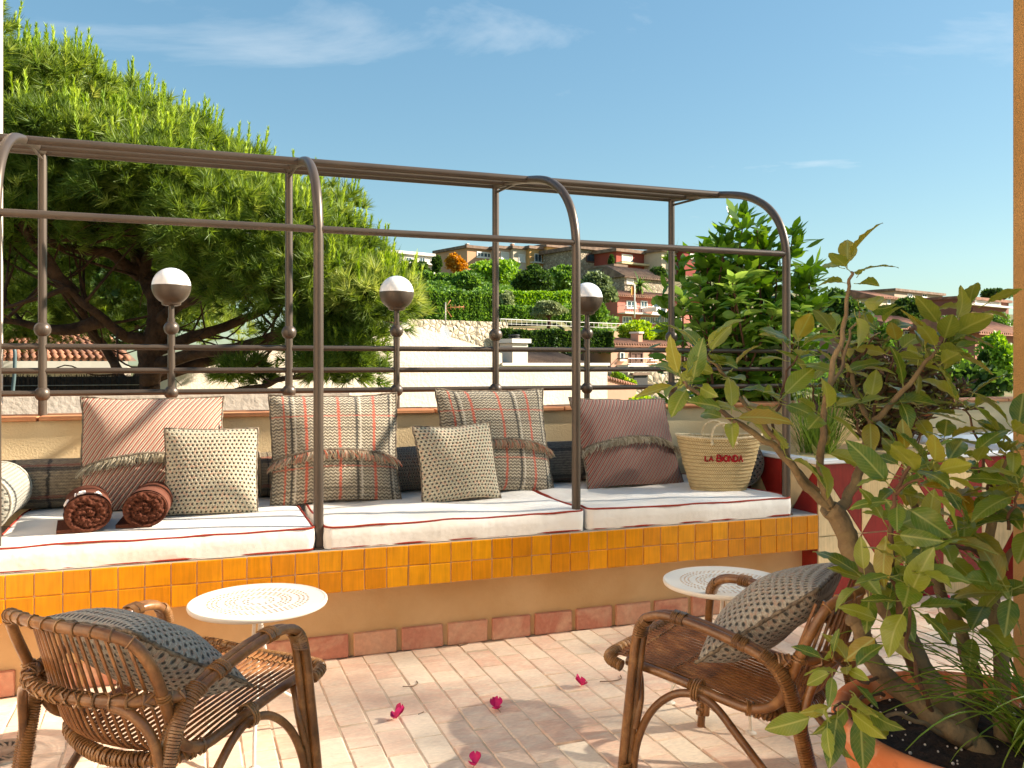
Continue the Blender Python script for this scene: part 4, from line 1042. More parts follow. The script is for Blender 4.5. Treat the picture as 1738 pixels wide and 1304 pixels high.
ros = [(1446,455,2.2,8,U,1.25,.85),(1455,520,2.3,4,(.2,-.2,-.4),.8,1.0),(1195,598,2.37,9,(-.4,0,1),1.3,.95),(1160,648,2.2,9,(-.9,0,.5),1.2,.95),(1228,632,2.36,5,(-.2,-.3,.8),1.3,.9),
       (1235,705,2.2,5,(-.3,-.3,.6),1.4,.95),(1270,690,2.34,5,(.3,-.3,.7),1.4,.95),(1352,588,2.42,9,(.1,0,1),1.35,1.0),(1322,680,2.36,6,(-.2,-.3,.8),1.4,1.0),(1418,568,2.5,7,(0,0,1),1.4,1.0),
       (1438,625,2.45,6,(.2,-.3,.5),1.5,1.0),(1402,700,2.22,5,(.5,-.4,.4),1.4,.95),(1398,770,2.24,4,(.6,-.5,.2),1.3,.9),(1330,775,2.23,3,(.2,-.5,.4),1.3,.9),(1600,583,2.29,11,(.5,0,1),1.35,1.05),(1580,600,2.3,7,(.4,-.3,.3),1.5,1.05),
       (1620,560,2.29,7,(.9,0,.5),1.2,1.05),(1530,670,2.32,5,(.2,-.4,.3),1.6,1.05),(1480,690,2.34,5,(-.2,-.4,.5),1.5,1.0),(1545,788,2.02,9,(.1,-.1,1),1.35,1.0),(1590,798,1.96,8,(.6,-.2,.7),1.35,1.0),
       (1522,845,2.02,5,(-.5,-.4,.5),1.5,.95),(1540,800,2.4,8,(0,0,1),1.4,1.0),(1550,870,2.4,6,(.5,-.3,.6),1.4,.95),(1712,768,2.28,10,(0,-.2,1),1.35,1.1),(1690,850,2.3,7,(-.6,-.3,.6),1.45,1.05),
       (1760,880,2.2,8,(-.2,-.3,.8),1.4,1.1),(1562,908,2.1,9,(-.7,-.2,.6),1.4,1.0),(1600,918,2.15,6,(-.1,-.5,.5),1.5,1.0),(1640,930,2.2,6,(.1,-.5,.5),1.5,1.0),(1545,958,1.95,9,(0,-.1,1),1.4,1.0),
       (1538,1020,1.95,6,(-.5,-.4,.5),1.5,.95),(1470,984,2.1,7,(-.7,-.3,.6),1.4,.95),(1500,990,2.14,5,(0,-.5,.7),1.5,.95),(1600,1005,2.34,6,(.2,-.4,.6),1.5,1.0),(1660,1060,2.2,6,(-.3,-.5,.5),1.5,1.0),(1690,1020,2.2,5,(.3,-.5,.5),1.5,1.0),
       (1412,1125,1.92,6,(-.8,0,.3),1.3,.7),(1440,1135,1.95,5,(-.3,-.3,.8),1.4,.75),(1400,1215,1.86,5,(-.6,-.2,-.8),1.0,.75),(1455,1190,1.9,5,(-.2,-.5,-.9),.9,1.05),(1425,1200,1.88,4,(-.3,-.3,-.7),1.1,.8),(1510,900,2.04,4,(-.4,-.5,.4),1.5,.95),(1500,1060,2.05,4,(-.5,-.4,.4),1.4,.9),(1640,880,2.25,6,(-.4,-.4,.6),1.5,1.05),(1600,850,2.3,6,(0,-.3,.8),1.5,1.0),(1720,1000,2.1,6,(-.4,-.4,.6),1.5,1.0),(1715,735,2.25,7,(-.2,-.2,1),1.35,1.0),(1655,790,2.2,6,(0,-.2,1),1.35,.95),(1730,830,2.15,6,(-.5,-.2,.8),1.4,1.0),(1605,750,2.3,5,(.2,-.2,1),1.3,.9),(1520,600,2.45,7,(0,-.1,1),1.35,.95),(1490,560,2.5,6,(-.3,0,1),1.3,.9),(1560,690,2.4,6,(.3,-.3,.8),1.45,.95),(1450,690,2.4,5,(-.2,-.4,.7),1.4,.9),(1640,690,2.35,6,(.2,-.2,1),1.4,.95),(1655,520,2.35,5,(.4,0,1),1.3,.9),(1380,650,2.45,5,(-.3,-.2,.9),1.4,.9)]
for r_ in ros: rosette(r_[0], r_[1], r_[2], max(3, round(r_[3]*(1.0 if r_[1] < 700 else .95))), r_[4], r_[5], r_[6]*.85)
# long grass blades growing through the pot
bl = thing('tall_grass', 'arching long grass blades growing in the pot under the rubber plant', 'grass', (1.86, 1.42, .385))
def blade_mesh(seed):
    rg = random.Random(seed); m = MB(); n_ = 14; L_ = rg.uniform(.38,.58); dro = rg.uniform(.25,.8)
    for j in range(n_+1):
        v = j/n_; y = L_*v*(.5+.25*v); z = L_*v*.72*(1-dro*v*v*.8); w_ = .0042*(1-v)**.55+.0004
        m.v += [(-w_, y, z+.001), (0, y, z-.0012), (w_, y, z+.001)]
    for j in range(n_):
        for i in range(2): b = j*3+i; m.f.append((b, b+1, b+4, b+3))
    return m.mesh('grass_blade', MT['blade'])
bvs = [blade_mesh(i) for i in range(8)]
for i in range(95):
    a = rng.gauss(R(95), R(60)); rr = .10*math.sqrt(rng.random())
    o = obj('grass_blade', bvs[rng.randrange(8)], bl, (rr*math.cos(i*2.4), rr*math.sin(i*2.4), 0), (rng.gauss(0,.15), rng.gauss(0,.15), a)); q = rng.uniform(.7,1.15); o.scale = (q,q,q)

# ------------------------------------------------------------------ harlequin planter and hot tub
pl = thing('harlequin_planter', 'planter box clad in red and cream triangular tiles at the bench end', 'planter', (3.087, 3.715, 0))
PW, PH = 1.425, .755
MB().box((PW/2, .53, PH/2), (PW-.004, 1.056, PH-.002)).build('box', MT['cream_tile'], pl, False)
MB().box((PW/2, .02, PH+.012), (PW+.03, .07, .024), bev=.004).build('front_coping', MT['white_acrylic'], pl, False)
MB().box((.02, .56, PH+.012), (.07, 1.01, .024), bev=.004).build('side_coping', MT['white_acrylic'], pl, False)
def trip(P, col, nrm):
    nrm = Vector(nrm); m = MB(); b = [Vector(p) for p in P]; c_ = sum(b, Vector())/len(b)
    b = [c_+(p-c_)*.975 for p in b]
    top = [p+nrm*.006 for p in b]; k_ = len(b)
    m.v = [tuple(p) for p in b]+[tuple(p) for p in top]; m.f = [tuple(range(k_, 2*k_))]+[(i, (i+1) % k_, k_+(i+1) % k_, k_+i) for i in range(k_)]
    m.build('tile', MT[col], pl, False)
HC, WC = PH/2, .285
for j in range(2):
    for i in range(int(PW/WC)):
        x0, x1 = i*WC, (i+1)*WC; z0, z1 = j*HC, (j+1)*HC
        A, B_, C_, D_ = (x0,0,z0),(x1,0,z0),(x1,0,z1),(x0,0,z1)
        if (i+j) % 2: trip([A,B_,D_], 'cream_tile', (0,-1,0)); trip([B_,C_,D_], 'red_tile', (0,-1,0))
        else: trip([A,B_,C_], 'red_tile', (0,-1,0)); trip([A,C_,D_], 'cream_tile', (0,-1,0))
    for i in range(3):
        y0, y1 = i*WC, (i+1)*WC; z0, z1 = j*HC, (j+1)*HC
        A, B_, C_, D_ = (0,y0,z0),(0,y1,z0),(0,y1,z1),(0,y0,z1)
        if (i+j) % 2: trip([A,D_,B_], 'red_tile', (-1,0,0)); trip([B_,D_,C_], 'cream_tile', (-1,0,0))
        else: trip([A,C_,B_], 'cream_tile', (-1,0,0)); trip([A,D_,C_], 'red_tile', (-1,0,0))
MB().lathe([(.001,.0),(.024,.0),(.026,.006),(.022,.012),(.012,.014),(0.001,.014)], (0,0,0), 20, True).build('chrome_knob', MT['chrome'], pl, True, None, (.292, -.008, .275), (math.pi/2, 0, 0))
tub = thing('hot_tub', 'white hot tub with dark side panel behind the potted plant', 'hot tub', (5.35, 4.05, 0))
m = MB(); m.box((0,0,.34), (1.36,1.3,.68)); m.build('side_panel', MT['dark_panel'], tub, False)
for q in (-1, 1):
    MB().box((0,q*.58,.735), (1.46,.24,.11), bev=.035).build('rim', MT['white_acrylic'], tub, True, 40)
    MB().box((q*.62,0,.733), (.22,.94,.105), bev=.03).build('side_rim', MT['white_acrylic'], tub, True, 40)
MB().box((0,0,.70), (1.04,.94,.02)).build('water', MT['water'], tub, False)
# ------------------------------------------------------------------ foliage builders
def unit(a): return a/np.maximum(np.linalg.norm(a, axis=1, keepdims=True), 1e-9)
def diamonds(P, D, L_, W_, N=None):
    n_ = len(P); D = unit(D); r_ = nr.normal(size=(n_,3)) if N is None else N
    S = unit(np.cross(D, r_)); L_ = np.broadcast_to(L_, n_)[:,None]; W_ = np.broadcast_to(W_, n_)[:,None]
    return np.stack([P, P+D*L_*.28+S*W_*.85, P+D*L_*.62+S*W_*.92, P+D*L_, P+D*L_*.62-S*W_*.92, P+D*L_*.28-S*W_*.85], 1)
def lobes(n_, rad, k_, lobe=.5, flat=.0):
    """points on the shells of k lobes packed in an ellipsoid -> positions, outward normals"""
    c = unit(nr.normal(size=(k_,3)))*(nr.random((k_,1))**.45)*.72
    c[:,2] = np.maximum(c[:,2], -.55)
    i = nr.integers(0, k_, n_); nm = unit(nr.normal(size=(n_,3))); nm[:,2] = np.where(nm[:,2] < -.3, -nm[:,2], nm[:,2])
    r_ = lobe*(.65+.5*nr.random((k_,1)))[i]*(.72+.33*nr.random((n_,1)))
    P = (c[i]+nm*r_)*np.array(rad)*.82; return P, nm
PAL = {}
def pal(key, stops, trans=.3): PAL[key] = foliage('foliage_'+key, stops, trans, .55, .3)
pal('dark', [(0,'#2c421a'),(.5,'#3f5a24'),(1,'#5c7a34')]); pal('mid', [(0,'#45652a'),(.5,'#5f8432'),(1,'#86a648')]); pal('bright', [(0,'#5c8428'),(.5,'#7ca234'),(1,'#a6c454')])
pal('olive', [(0,'#4a5a34'),(.5,'#6a7a4c'),(1,'#93a070')]); pal('grey', [(0,'#66744a'),(.5,'#8a9666'),(1,'#b0b78c')]); pal('autumn', [(0,'#a06a1c'),(.5,'#c08a2a'),(1,'#d8ab48')]); pal('yellow', [(0,'#6c8a1c'),(.5,'#93b02c'),(1,'#bdd24a')])
def tree(name, label, cat, c, rad, key, n_, size, lobes_=14, trunk=None, group=None, lobe=.5):
    c = Vector(c); base = trunk if trunk is not None else c.z-rad[2]*1.3
    t = thing(name, label, cat, (c.x, c.y, base), 0, group)
    if c.y > 19 and n_ < 9000: n_ = int(n_*3.2); size = size*.5; lobes_ = int(lobes_*1.8); lobe *= .82
    P, nm = lobes(n_, rad, lobes_, lobe); P = P+np.array([0,0,c.z-base])
    D = unit(nm*.6+nr.normal(size=P.shape)*.7+np.array([0,0,.15]))
    V = diamonds(P, D, size*(.7+.6*nr.random(n_)), size*(.32+.2*nr.random(n_)))
    tri_mesh('crown', V, PAL[key], t, np.clip(.45+.3*nr.normal(size=n_), 0, 1))
    m = MB(); r_ = max(.02, min(rad[0],rad[1])*.09); h_ = c.z-base
    m.tube([(0,0,0),(r_*.4,0,h_*.5),(0,r_*.3,h_*1.05)], [r_*1.2, r_, r_*.5], 7)
    for a in range(4): m.tube([(0,0,h_*.6),(rad[0]*.4*math.cos(a*1.6), rad[1]*.4*math.sin(a*1.6), h_+rad[2]*.3)], [r_*.6, r_*.2], 5)
    m.build('trunk', MT['pine_bark'], t); return t
def hedge(name, label, p0, p1, thick, h_, key, n_, size, group=None):
    p0, p1 = Vector(p0), Vector(p1); d = p1-p0; L_ = Vector((d.x, d.y, 0)).length
    t = thing(name, label, 'hedge', p0, math.atan2(d.y, d.x), group)
    n_ = int(n_*2.6); size *= .55
    P = nr.random((n_,3)); f_ = nr.integers(0, 5, n_)
    P[:,1] = np.where(f_ <= 1, .06*nr.random(n_), P[:,1]); P[:,2] = np.where((f_ == 2)|(f_ == 3), 1-.05*nr.random(n_), P[:,2])
    P[:,0] = np.where(f_ == 4, np.round(P[:,0])*.98+.01, P[:,0])
    nm = np.where((f_ <= 1)[:,None], [[0,-1,.3]], [[0,0,1]]).astype(float)
    wob = .10*np.sin(P[:,0]*23)+.05*np.sin(P[:,0]*61+1)
    Q = np.stack([P[:,0]*L_, P[:,1]*thick+wob*.4, P[:,2]*h_*(1+.05*np.sin(P[:,0]*17)+.03*np.sin(P[:,0]*41))], 1)
    Q[:,2] += P[:,0]*(p1.z-p0.z)
    V = diamonds(Q, nm*.5+nr.normal(size=Q.shape)*.8, size*(.7+.6*nr.random(n_)), size*.4)
    tri_mesh('foliage', V, PAL[key], t, np.clip(.45+.28*nr.normal(size=n_), 0, 1))
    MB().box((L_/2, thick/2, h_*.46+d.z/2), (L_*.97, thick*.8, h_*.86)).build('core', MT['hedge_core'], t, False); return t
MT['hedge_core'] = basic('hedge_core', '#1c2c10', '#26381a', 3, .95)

# ------------------------------------------------------------------ glossy shrub behind the railing
sh = thing('glossy_shrub', 'tall glossy green shrub growing behind the railing at the bench end', 'shrub', (3.66, 5.42, -.2))
SB = Vector((3.66, 5.42, -.2)); sl = [leaf_mesh(200+i, rng.uniform(.12,.16), rng.uniform(.027,.033), rng.uniform(.3,.8), rng.uniform(.1,.5), MT['shrub_leaf'], nl=6) for i in range(6)]
rs_ = random.Random(31); mass = []
stems = []
for i in range(26):
    a = rs_.uniform(0, 6.28); q = math.sqrt(rs_.random())
    tip = at(1262, 520, 6.15)+Vector((.62*q*math.cos(a), .50*q*math.sin(a), -.02+.44*(1-q*q)+rs_.uniform(-.2,.08)))
    stems.append(tip)
for px_, py_ in ((1262,372),(1232,398),(1285,385),(1345,400),(1200,420),(1150,445),(1320,440),(1368,465),(1225,420),(1300,405),(1395,520)): stems.append(at(px_, py_, rs_.uniform(5.95,6.3)))
wood = MB(); cand = []
for tip in stems:
    b = SB+Vector((rs_.gauss(0,.06), rs_.gauss(0,.06), .05)); mid = b.lerp(tip, .55)+Vector((rs_.gauss(0,.08), rs_.gauss(0,.06), .02))
    P = spline([b, mid, tip], 9); wood.tube([p-SB for p in P], [lerp(.020,.004,i/(len(P)-1)) for i in range(len(P))], 6)
    n_ = len(P)
    for i in range(int(n_*.32), n_):
        for _ in range(5 if i < n_-3 else 8):
            s_ = i/(n_-1); a = rs_.uniform(0, 6.28); d = Vector((math.cos(a), math.sin(a), rs_.uniform(-.1,.9) if i < n_-3 else rs_.uniform(.1,1.2)))
            off_ = 0 if i >= n_-3 else abs(rs_.gauss(0,.045)); p = P[i]+Vector((math.cos(a), math.sin(a), rs_.uniform(-.2,.6)))*off_
            cand.append((p, d))
cand.sort(key=lambda c_: pix(c_[0])[2])
for i, (p, d) in enumerate(cand):
    if i < 300:
        o = obj('leaf', sl[rs_.randrange(6)], sh, p-SB, frame_dir(d, (0,0,1), rs_.gauss(0,.5))); q = rs_.uniform(.75,1.1); o.scale = (q,q,q)
    else: mass.append((p-SB, d))
P = np.array([list(p) for p, d in mass]); D = np.array([list(d.normalized()) for p, d in mass])
k2 = nr.random(len(P)) < .35; P = np.concatenate([P, P[k2]+nr.normal(size=P[k2].shape)*.06]); D = np.concatenate([D, unit(D[k2]+nr.normal(size=D[k2].shape)*.5)])
up = np.tile([[0,0,1.]], (len(P),1))+nr.normal(size=P.shape)*.35
stuff(tri_mesh('leaves', diamonds(P, D, .11+.05*nr.random(len(P)), .029, up), MT['shrub_mass'], sh, np.clip(.5+.3*nr.normal(size=len(P)),0,1)))
wood.build('stems', MT['twig_bark'], sh)
# purple-brown shrub in the planter
ds = thing('purple_shrub', 'bronze leaved feathery shrub growing in the harlequin planter', 'shrub', (4.15, 4.35, .70)); DB = Vector((4.15,4.35,.70))
wood = MB(); PP, DD = [], []
for i in range(70):
    a = rs_.uniform(0,6.28); q = rs_.uniform(.1,1); b = Vector((rs_.gauss(0,.08), rs_.gauss(0,.06), 0)); tip = Vector((.62*q*math.cos(a)+.05, .42*q*math.sin(a), .12+.62*(1-.55*q*q)*rs_.uniform(.5,1.05)))
    P = spline([b, b.lerp(tip,.5)+Vector((0,0,.12)), tip], 9); wood.tube(P, [lerp(.006,.0015,j/(len(P)-1)) for j in range(len(P))], 4)
    for j in range(4, len(P)):
        for _ in range(6): PP.append(list(P[j])); a2 = rs_.uniform(0,6.28); DD.append([math.cos(a2), math.sin(a2), rs_.uniform(0,1.1)])
PP = np.array(PP); DD = np.array(DD); tri_mesh('leaves', diamonds(PP, DD, .055+.03*nr.random(len(PP)), .0085), MT['dark_shrub'], ds, nr.random(len(PP)))['kind'] = 'stuff'
wood.build('stems', MT['twig_bark'], ds)
# spiky grass tuft beside the bench end
sg = thing('spiky_grass', 'spiky green grass tuft between the bench end and the planter', 'grass', (3.52, 4.22, .70)); T = []
for i in range(260):
    a = rs_.uniform(0,6.28); L_ = rs_.uniform(.35,.62); sp = rs_.uniform(.15,.95); b = Vector((rs_.gauss(0,.04), rs_.gauss(0,.04), 0)); d = Vector((math.cos(a)*sp, math.sin(a)*sp, 1)).normalized(); s_ = Vector((-math.sin(a), math.cos(a), 0))*.0035
    p1 = b+d*L_*.5; p2 = b+d*L_+Vector((0,0,-.12*sp*L_)); T += [[b-s_, b+s_, p1+s_*.8, p1-s_*.8], [p1-s_*.8, p1+s_*.8, p2+s_*.1, p2-s_*.1]]
stuff(tri_mesh('blades', np.array([[list(x) for x in f] for f in T]), MT['spiky'], sg, np.repeat(nr.random(len(T)//2), 2)))

# ------------------------------------------------------------------ stone pine on the left
PZ = 10.6
pine = thing('pine_tree', 'large spreading pine tree with dense green crown behind the railing', 'tree', at(246, 720, PZ)+Vector((0,0,-3.2)))
PB = pine.location.copy()
def plimb(pts, r0, r1, name, sub=5, wob=.05):
    P = spline([at(*p) for p in pts], sub); n_ = len(P)
    P = [p+Vector((nz(i*.4, r0*77), nz(i*.4, r0*77+5), nz(i*.4, r0*77+9)))*wob*min(1, i/3) for i, p in enumerate(P)]
    MB().tube([p-PB for p in P], [lerp(r0, r1, i/(n_-1))*(1+.15*nz(i*.7, r0*31)) for i in range(n_)], 9).build(name, MT['pine_bark'], pine)
    return P
allw = []
allw.append(plimb([(246,1160,PZ),(245,720,PZ),(246,650,PZ),(258,590,PZ),(270,545,PZ),(262,500,PZ+.1),(240,455,PZ+.3),(222,400,PZ+.5),(200,330,PZ+.8),(190,250,PZ+1)], .19, .06, 'trunk'))
for L_ in ([(205,700,PZ+.1),(212,655,PZ+.1),(200,625,PZ+.1),(175,590,PZ+.1),(150,555,PZ),(120,500,PZ-.3),(70,455,PZ-.6)],
           [(262,580,PZ),(235,575,PZ-.1),(205,562,PZ-.2),(170,540,PZ-.4),(125,500,PZ-.6),(90,495,PZ-.8),(10,520,PZ-1)],
           [(262,560,PZ),(300,520,PZ-.2),(340,500,PZ-.4),(400,470,PZ-.6),(470,440,PZ-.8),(520,430,PZ-1)],
           [(258,600,PZ),(320,575,PZ+.1),(400,545,PZ+.2),(470,515,PZ+.3),(540,480,PZ+.3),(620,470,PZ+.2)],
           [(255,625,PZ),(330,600,PZ-.2),(410,585,PZ-.5),(490,560,PZ-.8),(560,560,PZ-1),(620,545,PZ-1.1)],
           [(265,640,PZ+.2),(330,620,PZ+.4),(430,588,PZ+.5),(520,560,PZ+.6),(600,530,PZ+.6),(670,520,PZ+.6)],
           [(240,470,PZ+.2),(190,430,PZ),(130,420,PZ-.2),(60,410,PZ-.4),(-40,400,PZ-.6)],
           [(262,510,PZ+.1),(250,440,PZ+.2),(300,380,PZ+.2),(340,320,PZ+.2)],
           [(265,530,PZ+.1),(330,450,PZ+.4),(400,400,PZ+.6),(450,340,PZ+.8)],
           [(175,545,PZ-.3),(110,560,PZ-.4),(40,545,PZ-.6),(-40,540,PZ-.8)],
           [(400,664,PZ-.6),(450,655,PZ-.7),(490,640,PZ-.8),(540,632,PZ-.9),(590,615,PZ-1)],
           [(330,500,PZ-.4),(370,455,PZ-.3),(420,380,PZ-.2),(480,330,PZ)],
           [(125,500,PZ-.5),(80,440,PZ-.8),(40,380,PZ-1),(0,330,PZ-1.1)]):
    allw.append(plimb(L_, .085 if L_[0][0] < 300 else .035, .018, 'limb'))
# crown: pads of foliage laid out over the dome
TOPX = [-200,-60,0,60,130,200,270,330,400,460,520,560,600,640,690,730]
TOPY = [-160,-60,-10,45,60,130,165,195,232,262,290,330,372,420,462,500]
BOTX = [-200,0,120,250,330,420,500,560,620,680,730]; BOTY = [430,420,400,400,440,500,545,560,560,560,540]
shoots_p, shoots_d, shoots_t, cand_p = [], [], [], []
rp = random.Random(77); twp = MB()
pads = []
for i in range(250):
    px_ = rp.uniform(-190, 662); t_, b_ = interp(px_, TOPX, TOPY), interp(px_, BOTX, BOTY)
    v = rp.random()**1.05; rd_ = rp.uniform(.40,.70); py_ = lerp(t_+30+rd_*52, b_, v)
    dz = PZ-1.9*math.sin(math.pi*min(1, v*.75+.12))*rp.uniform(.3,1)+rp.choice((0,0,1.2,2.2))*1.0
    if v < .10: dz = PZ+rp.uniform(-.8,1.4)
    pads.append((px_, py_, dz, rd_*(1 if px_ < 540 else .72), v))
for i in range(26): pads.append((rp.uniform(520,628), rp.uniform(572,640), PZ-1+rp.uniform(-.4,.5), rp.uniform(.20,.34), .6))
for i in range(8): pads.append((rp.uniform(380,470), rp.uniform(620,650), PZ-.6+rp.uniform(-.3,.3), rp.uniform(.14,.22), .8))
for i in range(90): pads.append((rp.uniform(-160,420), rp.uniform(360,580), PZ+2.6+rp.uniform(0,1.4), rp.uniform(.4,.6), .8))
for i in range(10): pads.append((rp.uniform(-60,60), rp.uniform(440,560), PZ+1.5+rp.uniform(-.4,.8), rp.uniform(.3,.45), .8))
for (px_, py_, dz, rad, v) in pads:
    c = at(px_, py_, dz); n_ = int(36*(rad/.45)**1.6)+6; pt_ = rp.gauss(0,.16)
    for k_ in range(n_):
        nm = Vector((rp.gauss(0,1), rp.gauss(0,1), rp.gauss(.25,.8))).normalized()
        if nm.z < -.45: nm.z = -nm.z*.4; nm.normalize()
        p = c+Vector((nm.x*rad, nm.y*rad, nm.z*rad*.72))*rp.uniform(.84,1.04)
        d = (nm*1.0+Vector((0,0,.45))).normalized()
        shoots_p.append(p); shoots_d.append(d); shoots_t.append(rp.gauss(.42,.16)+pt_)
        if nm.z > .25 and rp.random() < (.34 if v < .45 else .08): cand_p.append((p, Vector((nm.x*.22, nm.y*.22, 1)).normalized()))
    if rp.random() < .8:
        q = rp.choice(allw); e = q[rp.randrange(len(q)//2, len(q))]
        if (e-c).length < 2.2:
            mid = e.lerp(c, .5)+Vector((rp.gauss(0,.08), rp.gauss(0,.08), -.1)); twp.tube([p-PB for p in spline([e, mid, c], 5)], [lerp(.022,.007,j/10) for j in range(11)], 5)
for i in range(75):      # bare twigs under the crown
    q = rp.choice(allw); e = q[rp.randrange(3, len(q))]
    if pix(e)[1] < 380: continue
    if pix(e)[0] > 520: continue
    d = Vector((rp.gauss(.1,.6), rp.gauss(0,.6), rp.gauss(.1,.35))); pts = [e, e+d*.35+Vector((0,0,rp.gauss(0,.06))), e+d*.7+Vector((0,0,rp.gauss(.05,.1))), e+d*1.05]
    twp.tube([p-PB for p in spline(pts, 4)], [lerp(.014,.004,j/12) for j in range(13)], 5)
stuff(twp.build('twigs', MT['pine_bark'], pine))
def needles(P, D, per, L_, W_, spread, stem):
    n_ = len(P); P = np.repeat(P, per, 0); D = np.repeat(D, per, 0)
    r_ = unit(np.cross(D, nr.normal(size=P.shape))); sp = spread*(.35+.65*nr.random((len(P),1)))
    d = unit(D*np.cos(sp)+r_*np.sin(sp)); b = P-D*stem*nr.random((len(P),1))
    ln = L_*(.7+.5*nr.random((len(P),1))); s_ = unit(np.cross(d, nr.normal(size=P.shape)))*W_
    tip = b+d*ln; tip[:,2] -= .12*ln[:,0]*(1-D[:,2])
    return np.stack([b-s_, b+s_, tip], 1)
SP = np.array([list(p-PB) for p in shoots_p]); SD = np.array([list(d) for d in shoots_d]); ST = np.clip(np.array(shoots_t), 0, 1)
per = 34
stuff(tri_mesh('crown', needles(SP, SD, per, .175, .0056, 1.05, .07), MT['needle'], pine, np.clip(np.repeat(ST, per)+.12*nr.normal(size=len(SP)*per), 0, 1)))
CP = np.array([list(p-PB) for p, d in cand_p]); CD = np.array([list(d) for p, d in cand_p]); hgt = .17+.15*nr.random((len(CP),1))
per = 64; Pn = np.repeat(CP, per, 0)+np.repeat(CD*hgt, per, 0)*nr.random((len(CP)*per,1))
stuff(tri_mesh('candles', needles(Pn, np.repeat(CD, per, 0), 1, .062, .0066, .62, .0), MT['candle'], pine, np.clip(np.repeat(nr.random(len(CP)), per)+.1*nr.normal(size=len(CP)*per), 0, 1)))

tree('evergreen_tree', 'dark evergreen tree standing behind the pine trunk', 'tree', at(150, 500, 21), (4.6, 2.2, 2.2), 'dark', 16000, .22, 34, -4, None, .42)
# ------------------------------------------------------------------ land beyond the terrace
ZD = [0,6,18,30,38,44,52,60,78,100,130,165,260,420]; ZH = [-4.2,-4.2,-4.0,-2.5,.2,1.9,3.1,4.0,6.8,9.6,13.6,15.5,13,4]
def ground_z(t, z):
    h1 = interp(z, ZD, ZH); h2 = interp(z, ZD2, ZH2); q = interp(t, [.07,.115], [0,1]); h_ = lerp(h1, h2, q)
    k_ = interp(t, [-.6,-.22,-.14,.22,.42,.7], [.2,.2,1,1,.72,.66]); return (h_+4.2)*k_-4.2
ZD2 = [0,18,30,38,47,60,80,95,104,112,125,135,165,260,420]; ZH2 = [-4.2,-4.2,-4,-2.2,-.6,.8,2.8,4.4,6,8.6,12,15,16,14,4]
g = MB(); nt_, nzd = 60, 50
zz = [5.4*(420/5.4)**(j/nzd) for j in range(nzd+1)]
g.grid(lambda u, v: (lambda t, z: (z*(SN+t*CS), z*(CS-t*SN), ground_z(t, z)+.25*nz(t*30, z*.2)))(-1.5+3*u, zz[int(round(v*nzd))]), nt_, nzd)
MT['hill'] = basic('hillside', '#4a5a2a', '#7a6a48', .35, .95, .5, 3, .1)
structure(g.build('hillside', MT['hill']))
MT['ground'] = basic('far_ground', '#5a6240', '#7a7458', .01, .95)
structure(MB().box((600, 1500, -5.2), (9000, 9000, .5)).build('ground', MT['ground'], smooth=False))

